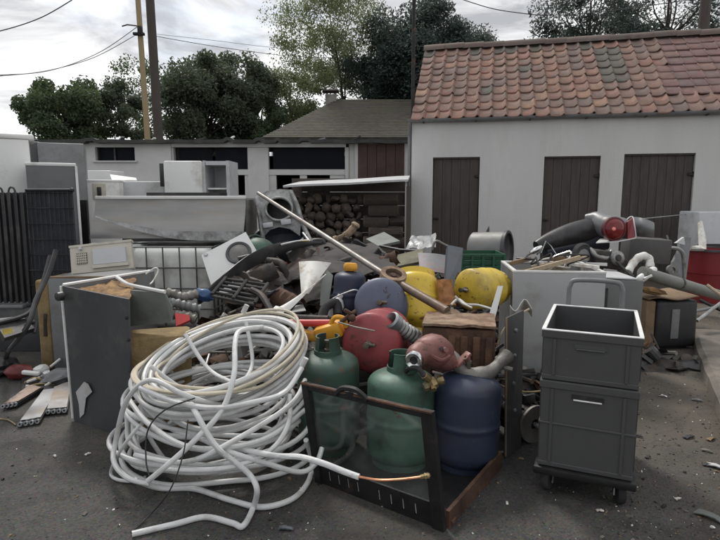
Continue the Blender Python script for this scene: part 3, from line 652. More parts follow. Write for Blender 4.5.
xm = P(362, 220, WY).x
while zz < 1.36:                          # split logs laid lengthwise at the right
    x = xm+(.02 if row % 2 else .10); kx = 0
    while x < x1-.25:
        ln = min(rl_.uniform(.9, 1.5), (x1-.06-x)/.42)
        o = link('log', rl_.choice(LM), None); r = rl_.uniform(.085, .115); o.scale = (r, ln, r)
        o.location = (x, WY+.10+rl_.uniform(-.03, .04), zz); o.rotation_euler = (rl_.uniform(-.02, .02), rl_.uniform(-.2, .2), R(-90)+rl_.uniform(-.04, .04))
        kx += 1; tag(o, 'thick log lying lengthwise in shelter, %s layer from the ground, %s from the left' % (ORD[row], ORD[kx-1]), 'log', 'lengthwise logs in the shelter')
        x += .42*ln+.02
    zz += .165; row += 1

# ================================================================== SCRAP HEAP CORE (uncountable small scrap)
def bump(x, y, cx_, cy_, sx_, sy_, h): return h*math.exp(-(((x-cx_)/sx_)**2+((y-cy_)/sy_)**2))
def hh(x, y):
    h = bump(x, y, -.55, 4.9, .75, .95, .72)+bump(x, y, .5, 5.0, .7, 1.0, .42)+bump(x, y, 1.5, 5.9, .9, .8, .52)+bump(x, y, 2.6, 6.1, .7, .6, .42)+bump(x, y, .35, 3.75, .55, .42, .40)+bump(x, y, -.3, 3.6, .5, .35, .28)+bump(x, y, .2, 6.6, 1.0, .7, .35)+bump(x, y, 2.3, 4.28, .42, .2, .17)+bump(x, y, 1.15, 3.45, .3, .2, .16)
    return min(.74, h)+.05*noise.noise(Vector((x*4, y*4, 1)))
b = B()
def hp_(u, v): x = -1.7+5.2*u; y = 3.05+4.6*v; return Vector((x, y, max(-.03, hh(x, y)-.09)))
b.grid(hp_, 70, 60, .01)
core = link('scrap_heap', b.mesh(0), DKJUNK); core['kind'] = 'stuff'; core['label'] = 'dark mass of mixed small scrap metal filling the heap'; core['category'] = 'scrap heap'
hv, hf = [], []; rnd = random.Random(5); mats_i = []
JM = [DKJUNK, BRJUNK, CAST, ALU, RUSTY, GREYP, BLACK, SHARDW, SLATE]; JW = [26, 16, 12, 5, 12, 8, 16, 2.2, 6]
def addmesh(vs_, fs_, M_, mi):
    k = len(hv); hv.extend([M_ @ Vector(v) for v in vs_])
    for f in fs_: hf.append([k+i for i in f]); mats_i.append(mi)
def pipe_vs(n, r, l):
    vs_ = [(r*math.cos(2*math.pi*j/n), r*math.sin(2*math.pi*j/n), z) for z in (-l/2, l/2) for j in range(n)]
    return vs_, [(j, (j+1) % n, n+(j+1) % n, n+j) for j in range(n)]+[tuple(range(n))[::-1], tuple(range(n, 2*n))]
cubef = [(0, 1, 3, 2), (4, 6, 7, 5), (0, 4, 5, 1), (2, 3, 7, 6), (0, 2, 6, 4), (1, 5, 7, 3)]
def cube_vs(a, b_, c, k=0): return [(x*a/2*(1+k*z), y*b_/2, z*c/2+k*x*y*min(a, b_)*.5) for x in (-1, 1) for y in (-1, 1) for z in (-1, 1)]
cnt = 0
while cnt < 3400:
    x = rnd.uniform(-1.6, 3.3); y = rnd.uniform(3.15, 7.4); h = hh(x, y)
    if h < .10: continue
    cnt += 1
    e = Euler((rnd.uniform(-.6, .6), rnd.uniform(-.6, .6), rnd.uniform(0, 6.3)))
    M_ = Matrix.Translation((x, y, h-.07+rnd.uniform(-.03, .04))) @ e.to_matrix().to_4x4(); mi = rnd.choices(range(len(JM)), JW)[0]; k = rnd.random()
    if k < .35: addmesh(cube_vs(rnd.uniform(.06, .26), rnd.uniform(.03, .15), rnd.uniform(.006, .02), rnd.uniform(-.3, .3)), cubef, M_, mi)
    elif k < .55: addmesh(cube_vs(rnd.uniform(.04, .12), rnd.uniform(.04, .1), rnd.uniform(.03, .08), rnd.uniform(-.2, .2)), cubef, M_, mi)
    elif k < .8:
        v_, f_ = pipe_vs(7, rnd.uniform(.006, .018), rnd.uniform(.12, .5)); addmesh(v_, f_, M_ @ Matrix.Rotation(R(90)+rnd.uniform(-.4, .4), 4, 'X'), mi)
    elif k < .9:
        v_, f_ = pipe_vs(12, rnd.uniform(.03, .08), rnd.uniform(.02, .1)); addmesh(v_, f_, M_ @ Matrix.Rotation(rnd.uniform(-1.2, 1.2), 4, 'X'), mi)
    else:                                  # bent angle strip
        w_ = rnd.uniform(.02, .05); l_ = rnd.uniform(.1, .35)
        addmesh([(-l_/2, 0, 0), (l_/2, 0, .02), (l_/2, w_, 0), (-l_/2, w_, 0), (-l_/2, 0, w_), (l_/2, 0, w_+.02)], [(0, 1, 2, 3), (0, 4, 5, 1)], M_, mi)
me = bpy.data.meshes.new('chips'); me.from_pydata(hv, [], hf)
for m_ in JM: me.materials.append(m_)
me.polygons.foreach_set('material_index', mats_i); me.update()
o = link('scrap_pieces', me, None, core); o['kind'] = 'stuff'
# grit and crumbs on the yard
hv, hf, mats_i = [], [], []; rnd = random.Random(9)
for i in range(2600):
    u = rnd.random(); py = 300+245*u; px = rnd.uniform(-20, 740) if rnd.random() < .6 else rnd.uniform(600, 735); g = G(px, py)
    s_ = rnd.uniform(.002, .006) if rnd.random() < .94 else rnd.uniform(.007, .013)
    M_ = Matrix.Translation((g.x, g.y, s_*.3)) @ Euler((rnd.uniform(-.5, .5), rnd.uniform(-.5, .5), rnd.uniform(0, 6))).to_matrix().to_4x4()
    addmesh(cube_vs(s_*rnd.uniform(.8, 2.2), s_, s_*.7, rnd.uniform(-.4, .4)), cubef, M_, rnd.choices([0, 1, 2, 3], [6, 5, 2, 1.0])[0])
me = bpy.data.meshes.new('grit'); me.from_pydata(hv, [], hf)
for m_ in (CONC, DKJUNK, CARDB, SHARDW): me.materials.append(m_)
me.polygons.foreach_set('material_index', mats_i); me.update()
o = link('ground_grit', me, None); o['kind'] = 'stuff'; o['label'] = 'fine grit and crumbs scattered over the asphalt yard'; o['category'] = 'grit'

# ================================================================== FRONT: cable coil
CX, CYc = -.765, 2.78
coil = thing('pipe_coil', 'big tangled coil of white sleeved copper pipe heaped on the asphalt', 'pipe coil', (CX, CYc, 0))
def ring_pts(cx_, cy_, cz, r, tilt, tdir, wob, seed, n=64, ell=1.0):
    rn = random.Random(seed); ph = [rn.uniform(0, 6.3) for _ in range(6)]; tv = Vector((math.cos(tdir), math.sin(tdir)))
    kz = [rn.uniform(.3, 1) for _ in range(3)]; o = []
    for i in range(n):
        a = 2*math.pi*i/n
        rr = r*(1+wob*(.5*math.sin(2*a+ph[0])+.38*math.sin(3*a+ph[1])+.22*math.sin(5*a+ph[2])))
        x, y = rr*math.cos(a), rr*ell*math.sin(a)
        z = cz+math.tan(tilt)*(x*tv.x+y*tv.y)+wob*.34*r*(kz[0]*math.sin(2*a+ph[3])+kz[1]*.7*math.sin(3*a+ph[4])+kz[2]*.3*math.sin(6*a+ph[5]))
        o.append(Vector((cx_+x, cy_+y, max(.016, z))))
    return o
rc = random.Random(21)
def loop(cz, r, tilt, tdir, wob, seed, rad, mt=PIPEW, dx=0, dy=0, ell=1.0, name='pipe_loop'):
    return part(name, B().tube(ring_pts(dx, dy, cz, r, tilt, tdir, wob, seed, ell=ell), rad, 9, closed=True), mt, coil)
for i in range(9):                         # lower, wider, loose layers
    t = i/8; loop(.02+t*.21+rc.uniform(-.015, .03), .470-.03*t+rc.uniform(-.07, .05), R(rc.uniform(2, 13)*(.25+t)), R(rc.uniform(0, 360)), rc.uniform(.06, .14), 100+i, rc.uniform(.0105, .0135), dx=rc.uniform(-.06, .05), dy=rc.uniform(-.03, .06), ell=rc.uniform(.80, .98))
for i in range(9):                         # middle, crossing at angles
    t = i/8; loop(.19+t*.20+rc.uniform(-.03, .03), .430-.02*t+rc.uniform(-.07, .05), R(rc.uniform(4, 21)), R(rc.uniform(-60, 180)), rc.uniform(.04, .11), 200+i, rc.uniform(.0105, .0135), dx=.02+rc.uniform(-.05, .04), dy=rc.uniform(-.02, .04), ell=rc.uniform(.85, 1))
for i in range(12):                        # tidier upper bundle, tilted up to the back right
    a = i*2.4; q = .058*math.sqrt(i/11)
    loop(.475+q*math.sin(a)*1.1, .372+q*math.cos(a)*1.25, R(16+rc.uniform(-4, 4)), R(52+rc.uniform(-12, 12)), .022, 300+i, rc.uniform(.0105, .0135), dx=.045, dy=.02)
# loose runs (photo outline put onto the coil and the ground)
def strand(pts, rad=.0135, mt=PIPEW, name='pipe_run', par=None): return part(name, B().tube(smoothpath(pts, 9), rad, 9), mt, par or coil, world=True)
strand([P(262, 327, 2.72), P(240, 331, 2.55), P(235, 345, 2.45), P(234, 375, 2.32), P(222, 410, 2.25), P(195, 440, 2.2), P(170, 463, 2.18), P(148, 481, 2.2)], .0120)
strand([P(188, 396, 2.55), P(192, 405, 2.36), P(196, 413, 2.24), P(215, 445, 2.2), P(235, 462, 2.2), P(250, 475, 2.2), P(257, 490, 2.16), G(253, 508, .02), G(243, 526, .015), G(232, 523, .014), G(205, 517, .014), G(175, 524, .013), G(132, 534, .013)], .0125)
strand([P(235, 408, 2.5), P(205, 402, 2.34), P(180, 393, 2.31), P(150, 380, 2.36), P(127, 400, 2.40), P(116, 440, 2.42), P(114, 462, 2.36), P(128, 478, 2.3), P(150, 484, 2.26)], .0120)
strand([P(140, 425, 2.35), P(122, 448, 2.36), G(111, 471, .03), G(116, 479, .014), G(132, 481, .014), G(146, 477, .02)], .008)
strand([P(135, 480, 2.28), G(160, 488, .016), G(195, 489, .016), G(230, 500, .016), G(262, 507, .016), G(292, 499, .016), G(308, 482, .016), G(312, 462, .05), P(306, 440, 2.45)], .0125)
strand([P(195, 436, 2.5), P(215, 445, 2.3), P(230, 452, 2.22), P(265, 463, 2.24), P(300, 472, 2.3), P(316, 463, 2.36), P(322, 448, 2.42)], .012)
strand([P(302, 368, 2.45), P(285, 392, 2.35), P(255, 402, 2.28), P(215, 408, 2.25), P(175, 402, 2.28), P(140, 388, 2.36)], .012)
for k_, pts_ in enumerate((((150, 366, 2.66), (190, 392, 2.75), (235, 392, 2.85), (290, 350, 2.95)), ((185, 334, 3.0), (212, 372, 2.9), (262, 392, 2.55)), ((246, 322, 3.1), (252, 366, 2.95), (228, 398, 2.45)), ((290, 395, 2.5), (288, 425, 2.36), (268, 452, 2.26), (225, 468, 2.2), (165, 470, 2.22)), ((128, 398, 2.5), (150, 425, 2.32), (195, 448, 2.22), (262, 440, 2.28), (305, 410, 2.5)), ((135, 455, 2.36), (185, 462, 2.22), (235, 440, 2.23), (290, 405, 2.40), (305, 380, 2.6)))):
    strand([P(*q_) for q_ in pts_], .0115)
lead = strand([P(205, 440, 2.5), P(232, 447, 2.3), P(255, 452, 2.24), P(278, 456, 2.16), P(300, 457, 2.10), P(322, 463, 2.05), P(345, 472, 2.02), P(359, 477, 2.0)], .0125)
part('copper_core', B().tube(smoothpath([P(357, 476.5, 2.0), P(378, 480, 1.99), P(400, 479.5, 1.97), P(421, 477, 1.95)], 8), .0055, 8), COPPER, coil, world=True)
e0 = P(421, 477, 1.95); e1 = P(430, 475, 1.94)
part('flare_nut', B().tube([e0, e0.lerp(e1, .4), e0.lerp(e1, .5), e1], [.009, .009, .013, .006], 6).box((.008, .03, .008), e0.lerp(e1, .8)), BRASS, coil, world=True)
strand([P(195, 398, 2.27), P(165, 410, 2.25), P(148, 430, 2.3), P(146, 460, 2.26), P(150, 478, 2.2)], .0035, BLACK, 'tie_wire')
strand([P(188, 420, 2.2), P(183, 455, 2.14), P(170, 490, 2.1), G(150, 515, .02), G(131, 533, .01)], .003, BLACK, 'tie_wire')
for (px, py, y) in ((243, 313, 2.93), (302, 366, 2.5)):
    part('pipe_end', B().tube([P(px, py, y), P(px+4, py-8, y)], .014, 8), PIPEW, coil, world=True)
tan = thing('cable_coil', 'beige cable looped three times over the top of the white pipe coil', 'cable', (CX, CYc, .45))
for i, (dz, r, ti, td, dx, sd_) in enumerate(((.085, .428, 17, 50, .04, 1), (.07, .418, 14, 55, .035, 2), (.10, .36, 23, 42, .08, 3), (.05, .432, 16, 53, .04, 4))):
    part('cable_loop', B().tube(ring_pts(dx, .01, dz, r, R(ti), R(td), .012, 400+sd_), .0085, 8, closed=True), PIPET, tan)

# ================================================================== gas bottles
def bottle(label, mt, M, r=.155, h=.46, collar=True, wheel=None, group='gas bottles in the heap', wear=True, ring=True, dome=.42):
    t = thing('gas_bottle', label, 'gas bottle', M=M, group=group)
    c = r*dome; pr = [(0, .03), (r*.75, .03), (r*.90, .045), (r*.97, .065), (r, .09), (r, .105)]
    pr += [(r, h*.50-.03), (r, h*.50-.012)] + [(r+.003, h*.50-.007), (r+.003, h*.50+.007)] + [(r, h*.50+.012), (r, h*.50+.03), (r, h-c-.03), (r, h-c)]
    pr += [(r*math.cos(a)**.8 if a < 1.5 else r*.2, h-c+c*math.sin(a)) for a in [R(10*i) for i in range(1, 9)]]+[(r*.2, h+.001), (0, h+.002)]
    body = part('body', B().lathe(pr, 40), mt, t)
    if ring: part('foot_ring', B().lathe([(r*.80, 0), (r*.84, 0), (r*.84, .07), (r*.80, .07)], 32, closed=True), mt, t)
    if collar:
        bb = B()
        for a0 in (R(25), R(205)):
            bb.lathe([(r*.42, h-.012), (r*.435, h-.012), (r*.36, h+.075), (r*.38, h+.088), (r*.34, h+.088), (r*.345, h+.075)], 12, None, a0, a0+R(130), closed=True)
        bb.lathe([(r*.42, h-.016), (r*.45, h-.016), (r*.44, h+.018), (r*.41, h+.018)], 28, closed=True)
        part('collar', bb, mt, t)
    if wheel: h_ = h; h = h-.05
    v = part('valve', B().lathe([(0, h), (.020, h), (.020, h+.018), (.013, h+.022), (.013, h+.05), (.017, h+.052), (.017, h+.065), (0, h+.067)], 10).tube([(0, 0, h+.035), (.045, 0, h+.035)], .010, 8), DIRTYV, t)
    if wheel: part('knob', B().lathe([(0, h+.055), (.04, h+.055), (.047, h+.066), (.047, h+.09), (.038, h+.105), (0, h+.108)], 18), wheel, v)
    return t
g1 = G(400, 478); bx, by = .205, 2.66
bottle('green gas bottle standing behind the glass of the black stove front', BGREEN, TM((.205, 2.65, 0), (R(-1), R(1), R(20))), .172, .485)
bottle('dark green gas bottle with orange junk behind it, left of the brighter green one', BGREEN2, TM((-.165, 2.83, 0), (0, R(-2), R(75))), .165, .53)
bottle('navy blue gas bottle standing at the right of the green one', BBLUE, TM((.525, 2.62, 0), (R(1), 0, R(100))), .165, .475, collar=False)
# red bottle on its side, round end to the viewer
def lying(label, mt, px, py, Y, d, r, h, roll=0, **k):
    c = P(px, py, Y); d = Vector(d).normalized()
    return bottle(label, mt, AX(c-d*h, d, roll), r, h, **k)
lying('faded red gas bottle lying on its side with domed end facing out', BRED, 369, 344, 2.93, (-.30, -1, .10), .168, .44, collar=False, dome=.26)
lying('slate blue gas bottle lying behind the red one, dome facing out', BVIOL, 380, 303, 3.32, (-.12, -1, .30), .165, .42, collar=False, dome=.3)
c = P(417, 296, 3.8)
bottle('bright yellow gas bottle tipped upside down beside rusty pipe ring', BYEL, AX(c+Vector((-.01, .06, .15)), (-.05, -.5, -.85)), .166, .42)
c = P(466, 289, 3.75)
bottle('dull yellow gas bottle lying on its side in front of the green crate', mat('dull_yellow_paint', (.62, .44, .05), .42, 0, .15, 4, (.25, .18, .06), .28, 4, .06, chip=(.16,.09,.04), camt=.8, cscale=14), AX(c+Vector((.27, .20, -.02)), (-.80, -.62, .05)), .145, .34, collar=False, dome=.3)
c = P(348, 316, 3.6)
bottle('small dark blue gas cylinder with round yellow cap', BBLUE, TM(c, (R(-3), R(3), 0)), .105, .30, collar=False, wheel=ORANGE)

# ================================================================== black stove front with glass, lying open around the bottles
bl_, br_ = G(317, 481), G(445, 531); tl_ = P(303, 382, bl_.y-.02); tr_ = br_+(tl_-bl_)*((P(441, 410, br_.y).z)/tl_.z)
stove = thing('stove_front', 'black stove front frame with dusty glass pane and slotted foot', 'stove front', base([bl_, br_]))
def FQ(u, v): return bl_.lerp(br_, u).lerp(tl_.lerp(tr_, u), v)     # u along, v up
fn = (br_-bl_).cross(tl_-bl_).normalized()
def bar(u0, v0, u1, v1, th, off=0): return B().plate([FQ(u0, v0)+fn*off, FQ(u1, v0)+fn*off, FQ(u1, v1)+fn*off, FQ(u0, v1)+fn*off], th)
part('left_stile', bar(0, 0, .055, 1, .028), IRON, stove, world=True, smooth=0)
part('right_stile', bar(.925, 0, 1, 1, .028), IRON, stove, world=True, smooth=0)
part('top_rail', bar(.0555, .945, .9245, .995, .026), IRON, stove, world=True, smooth=0)
hd = [FQ(.30, .975), FQ(.36, 1.04), FQ(.47, 1.05), FQ(.55, .985)]
part('handle', B().tube(smoothpath([q+fn*.012 for q in hd], 5), .013, 6).box((.04, .02, .012), FQ(.415, 1.01)+fn*.02), IRON, stove, world=True)
part('top_lip', B().tube([FQ(.0, 1.0)+fn*.012, FQ(1, 1.0)+fn*.012], .007, 6), RUSTY, stove, world=True)
# bottom rail with slots: cells between slots
sl_u = [.12, .20, .28, .36, .53, .62, .71, .80]; prev = .0555; b = B()
def cell(b, u0, u1, v0, v1): b.plate([FQ(u0, v0), FQ(u1, v0), FQ(u1, v1), FQ(u0, v1)], .006)
cell(b, .0555, .9245, 0.0, .055); cell(b, .0555, .9245, .155, .215)
for u in sl_u:
    cell(b, prev, u, .0551, .1549); prev = u+.014
cell(b, prev, .9245, .0551, .1549)
part('slotted_rail', b, IRON, stove, world=True, smooth=0)
part('slot_light_backing', B().plate([FQ(.06, .05)-fn*.006, FQ(.92, .05)-fn*.006, FQ(.92, .16)-fn*.006, FQ(.06, .16)-fn*.006], .004), WHITEP2, stove, world=True, smooth=0)  # pale plate added so the slots look like light coming through
part('glass_pane', bar(.056, .216, .924, .944, .005, -.004), GLASS, stove, world=True, smooth=0)
# tray rail going back on the right and the base plate
k1 = G(500, 468)
part('side_rail', B().plate([br_+Vector((.012, .02, .0)), k1, k1+Vector((0, 0, .09)), br_+Vector((.012, .02, .075))], .016), RUSTY, stove, world=True, smooth=0)
bk = k1+(bl_-br_)
part('base_plate', B().plate([bl_+Vector((0, .03, .007)), br_+Vector((-.01, .04, .007)), k1+Vector((-.02, 0, .007)), bk+Vector((0, 0, .007))], .008), IRON, stove, world=True, smooth=0)
part('hinge_foot', B().tube([br_+Vector((.03, .03, .012)), br_+Vector((.06, .11, .02))], .011, 8), RUSTY, stove, world=True)

# ================================================================== crate trolley
c0 = G(543, 331, .765); c1 = G(642, 337, .765); yaw = math.atan2(c1.y-c0.y, c1.x-c0.x)
cw, cd = .40, .60
xm_ = (c0+c1)/2; ydir = Vector((-math.sin(yaw), math.cos(yaw), 0)); yaw = R(-24); ydir = Vector((-math.sin(yaw), math.cos(yaw), 0)); org = xm_+ydir*(cd/2)
TRZ = .135
tro = thing('crate_trolley', 'low trolley with bent tube handle under the two stacked grey crates', 'trolley', (org.x, org.y, 0), (0, 0, yaw))
part('deck', B().box((cw+.02, cd+.02, .035), (0, 0, TRZ-.019), bev=.006), IRON, tro)
for sx_ in (-1, 1):
    for sy_ in (-1, 1):
        wh = part('caster', B().lathe([(0, -.016), (.048, -.016), (.052, -.008), (.052, .008), (.048, .016), (0, .016)], 20, TM((sx_*.15, sy_*.235, .052), (0, R(90), R(15*sx_)))), BLACK_RUB, tro)
        part('fork', B().box((.006, .05, .07), (sx_*.15-.022, sy_*.235, .078)).box((.006, .05, .07), (sx_*.15+.022, sy_*.235, .078)).box((.05, .06, .008), (sx_*.15, sy_*.235, .111)), GALV, wh, smooth=0)
hz = .90
part('handle', B().tube(smoothpath([(-.13, cd/2+.035, TRZ-.03), (-.13, cd/2+.035, .5), (-.13, cd/2+.035, hz-.10), (-.125, cd/2+.035, hz-.03), (-.09, cd/2+.035, hz), (.09, cd/2+.035, hz), (.125, cd/2+.035, hz-.03), (.13, cd/2+.035, hz-.10), (.13, cd/2+.035, .5), (.13, cd/2+.035, TRZ-.03)], 6), .0125, 10), GREYP, tro)
def crate(label, z, h, rim, dz=0):
    t = thing('plastic_crate', label, 'crate', (org.x, org.y, z), (0, 0, yaw+dz), group='grey stacking crates on the trolley')
    W, D, th = cw/2, cd/2, .010; ins = .008
    def wall(b, W_, D_, z0, z1, th):
        b.box((2*W_, th, z1-z0), (0, -D_+th/2, (z0+z1)/2), bev=.002, seg=1); b.box((2*W_, th, z1-z0), (0, D_-th/2, (z0+z1)/2), bev=.002, seg=1)
        b.box((th, 2*D_-2*th-.001, z1-z0), (-W_+th/2, 0, (z0+z1)/2)); b.box((th, 2*D_-2*th-.001, z1-z0), (W_-th/2, 0, (z0+z1)/2)); return b
    b = wall(B(), W-ins, D-ins, .0, h-.001, .006)
    b.box((2*(W-ins)-.014, 2*(D-ins)-.014, .006), (0, 0, .006))
    body = part('walls', b, CRATE, t, smooth=0)
    part('rim_band', wall(B(), W, D, h-.034, h-.0025, .0115), CRATE, t, smooth=0)
    part('foot_band', wall(B(), W-.006, D-.006, .002, .022, .0055), CRATE, t, smooth=0)
    if rim:
        part('top_edge', wall(B(), W+.001, D+.001, h-.0024, h+.004, .016), RIM, t, smooth=0)
    for x in (-W+.055, W-.055): part('rib', B().box((.012, .006, h-.062), (x, -D+ins-.003, h/2-.006)), CRATE, t, smooth=0)
    for y in (-D+.06, -.1, .1, D-.06):
        for s_ in (-1, 1): part('rib', B().box((.008, .012, h-.062), (s_*(W-ins+.004), y, h/2-.006)), CRATE, t, smooth=0)
    part('grip_recess', B().box((.13, .004, .020), (0, -D+ins-.0022, h-.062)), BLACK if 'lower' in label else CRATE, t, smooth=0)
    part('grip_lip', B().box((.115, .010, .006), (0, -D+ins-.005, h-.075), bev=.002, seg=1), RIM if 'lower' in label else CRATE, t, smooth=0)
    return t
lowc = crate('deep lower grey plastic crate with pale grip edge, standing on the trolley', TRZ+.001, .402, False)
part('mid_ridge', B().box((cw-.010, .006, .010), (0, -cd/2+.0055, .205), bev=.002, seg=1).box((.006, cd-.010, .010), (cw/2-.0055, 0, .205)).box((.006, cd-.010, .010), (-cw/2+.0055, 0, .205)), CRATE, lowc, smooth=0)
crate('empty upper grey crate with rim painted pale as lit, on the deep crate', TRZ+.405, .765-TRZ-.405, True, R(0))

# ================================================================== rusty box, side panel, motor, pump
p0 = P(428, 322, 2.88); p1 = P(502, 330, 2.80); w_ = (Vector((p1.x, p1.y, 0))-Vector((p0.x, p0.y, 0))); ya = math.atan2(w_.y, w_.x); Wd = w_.length; ht = p0.z
rb = thing('rusty_radiator', 'rusty ribbed iron radiator box with flaking top', 'radiator', ((p0.x+p1.x)/2, (p0.y+p1.y)/2+.15, 0), (0, 0, ya))
b = B().box((Wd, .30, ht-.03), (0, 0, (ht-.03)/2), bev=.008)
part('body', b, RUSTY, rb)
for k in range(6): part('rib', B().box((Wd/6*.62, .022, ht-.08), (-Wd/2+Wd*(k+.5)/6, -.158, (ht-.05)/2), bev=.009), RUSTY, rb)
def tp(u, v): return Vector(((u-.5)*Wd*1.0, (v-.5)*.31, ht-.012+.012*noise.noise(Vector((u*5, v*5, 2)))+.02*(1 if v > .9 and .2 < u < .5 else 0)))
part('top_plate', B().grid(tp, 14, 8, .014), RUSTTOP, rb)
q0, q1, q2, q3 = P(506, 318, 2.86), P(523, 310, 2.98), G(520, 447), G(505, 458)
sp = thing('steel_side_panel', 'upright dark grey steel panel with bolts beside the rusty radiator', 'panel', base([q2, q3]))
part('sheet', B().plate([q0, q1, q2+Vector((0, 0, .002)), q3+Vector((0, 0, .002))], .012), DKSTEEL, sp, world=True, smooth=0)
nrm_ = (q1-q0).cross(q3-q0).normalized()
if nrm_.y > 0: nrm_ = -nrm_
for (u, v) in ((.5, .12), (.45, .3), (.4, .5), (.5, .7)):
    c = q0.lerp(q1, u).lerp(q3.lerp(q2, u), v); part('bolt', B().lathe([(0, .010), (.010, .008), (.012, 0), (.012, -.004), (0, -.004)], 8, AX(c+nrm_*.006, nrm_)), GALV, sp, world=True)
part('edge_strip', B().tube([q0+nrm_*.004, q3+nrm_*.004+Vector((0, 0, .01))], .005, 6), CARDB, sp, world=True)
# strip of torn white sheet above the radiator
b = B().plate([P(487, 322, 3.1), P(494, 322, 3.1), P(503, 286, 3.18), P(498, 286, 3.18)], .006)
solo('white_strip', b, WHITEP, 'narrow white sheet metal strip leaning behind the rusty radiator', 'strip')
solo('torn_sheet', B().grid(lambda u, v: P(510+22*u, 305+16*v*(1-u*.5)+6*math.sin(u*7), 3.25+.1*v), 8, 4, .004), SHARDW, 'ragged white torn sheet scrap left of the crate stack', 'scrap')
solo('bent_rod', B().tube(smoothpath([P(497, 345, 2.95), P(505, 328, 3.0), P(521, 314, 3.05), P(529, 309, 3.1)], 5), .006, 6), WOODP, 'thin pale rod poking up over the steel side panel', 'rod')
m0 = G(522, 442)
mot = thing('electric_motor', 'black electric motor lying on the asphalt left of the crates', 'motor', (m0.x+.02, m0.y+.08, 0))
Mm = TM((0, 0, .105), (R(90), 0, R(28)))
part('housing', B().lathe([(0, -.11), (.075, -.11), (.095, -.09), (.095, .07), (.08, .085), (0, .085)], 24, Mm), IRON, mot)
for k in range(12):
    a = k*math.pi/6; part('fin', B().box((.012, .005, .14), (.099, 0, -.01), M=Mm @ Matrix.Rotation(a, 4, 'Z')), IRON, mot, smooth=0)
part('flange', B().lathe([(.03, .085), (.105, .085), (.105, .10), (.03, .10)], 24, Mm, closed=True), CAST, mot)
part('shaft', B().lathe([(0, .08), (.014, .08), (.014, .15), (0, .15)], 10, Mm), CHROME, mot)
part('terminal_box', B().box((.08, .06, .06), (.02, 0, .222), (0, 0, R(28)), bev=.008), BLACK, mot)
solo('copper_strip', B().tube(smoothpath([P(498, 384, 3.0), P(512, 390, 2.95), P(528, 392, 2.95), P(541, 391, 3.0)], 5), .006, 6), BRASS, 'thin bent brass strip behind the motor', 'strip')
# pump with bright eye, beside the red bottle
pc = P(431, 352, 2.62)
pump = thing('water_pump', 'faded red cast pump head with bright round port, resting on the bottles', 'pump', (pc.x, pc.y, pc.z-.09), (0, 0, R(6)))
b = B()
b.ball((.01, 0, .095), .1, 3, (1.0, .8, .85), (0, R(10), 0), .10, 2)
b.ball((.055, .01, .06), .075, 3, (1.15, .85, .8), (0, R(35), 0), .1, 5)
b.tube(smoothpath([(-.095, -.07, .078), (-.065, -.03, .09), (0, 0, .10), (.06, .0, .075), (.115, .0, .02)], 6), [.030+.030*math.sin(math.pi*min(1, (i+4)/24)) for i in range(25)], 14)
part('casing', b, PINKM, pump, smooth=70)
Mf = AX((-.098, -.078, .078), (-.50, -.85, -.05))
part('port_ring', B().lathe([(.017, -.015), (.042, -.02), (.045, .0), (.042, .016), (.036, .020), (.020, .014), (.017, .0)], 24, Mf, closed=True), CHROME, pump)
part('port_bore', B().lathe([(0, .004), (.018, .004), (.018, -.01), (0, -.01)], 16, Mf), BLACK, pump)
part('flange_lug', B().box((.10, .05, .016), (.155, -.01, .05), (0, R(-40), R(10)), bev=.006).lathe([(.006, -.012), (.016, -.012), (.016, .012), (.006, .012)], 10, TM((.17, -.03, .062), (R(20), R(-40), 0)), closed=True), PINKM, pump)
part('boss', B().lathe([(0, 0), (.014, 0), (.012, .02), (0, .02)], 10, AX((.05, -.075, .12), (.1, -1, .3))), PINKM, pump)
part('plug', B().lathe([(0, 0), (.009, 0), (.009, .006), (0, .006)], 10, AX((.03, -.082, .13), (.1, -1, .35))), BLACK, pump)
part('rib', B().tube(smoothpath([(-.02, -.075, .10), (.03, -.085, .075), (.075, -.075, .09)], 5), .010, 6), PINKM, pump)
# curved exhaust pipe on the blue bottle
ep = [P(444, 352, 2.70), P(455, 362, 2.66), P(466, 372, 2.63), P(478, 375, 2.62), P(490, 372, 2.64), P(501, 362, 2.70), P(507, 356, 2.74)]
ex_ = thing('elbow_pipe', 'thick grey curved pipe lying across the blue gas bottle', 'pipe', base(ep))
part('pipe', B().tube(smoothpath(ep, 6), [.036+.006*math.sin(i*.4) for i in range(37)], 16), CAST, ex_, world=True)
part('end_flange', B().lathe([(.022, -.008), (.055, -.008), (.055, .008), (.022, .008)], 20, AX(ep[0], ep[0]-ep[1]), closed=True), CAST, ex_, world=True)
part('stub', B().tube([ep[3]+Vector((-.02, -.01, -.01)), ep[3]+Vector((-.04, -.03, -.07))], .020, 10), CAST, ex_, world=True)
part('stub', B().tube([ep[5]+Vector((0, -.02, -.02)), ep[5]+Vector((.05, -.03, -.03))], .012, 8), CAST, ex_, world=True)
part('clamp_ring', B().lathe([(.022, -.012), (.036, -.012), (.036, .012), (.022, .012)], 16, TM(ep[3]+Vector((-.04, -.035, -.095)), (R(20), R(15), 0)), closed=True), CHROME, ex_, world=True)
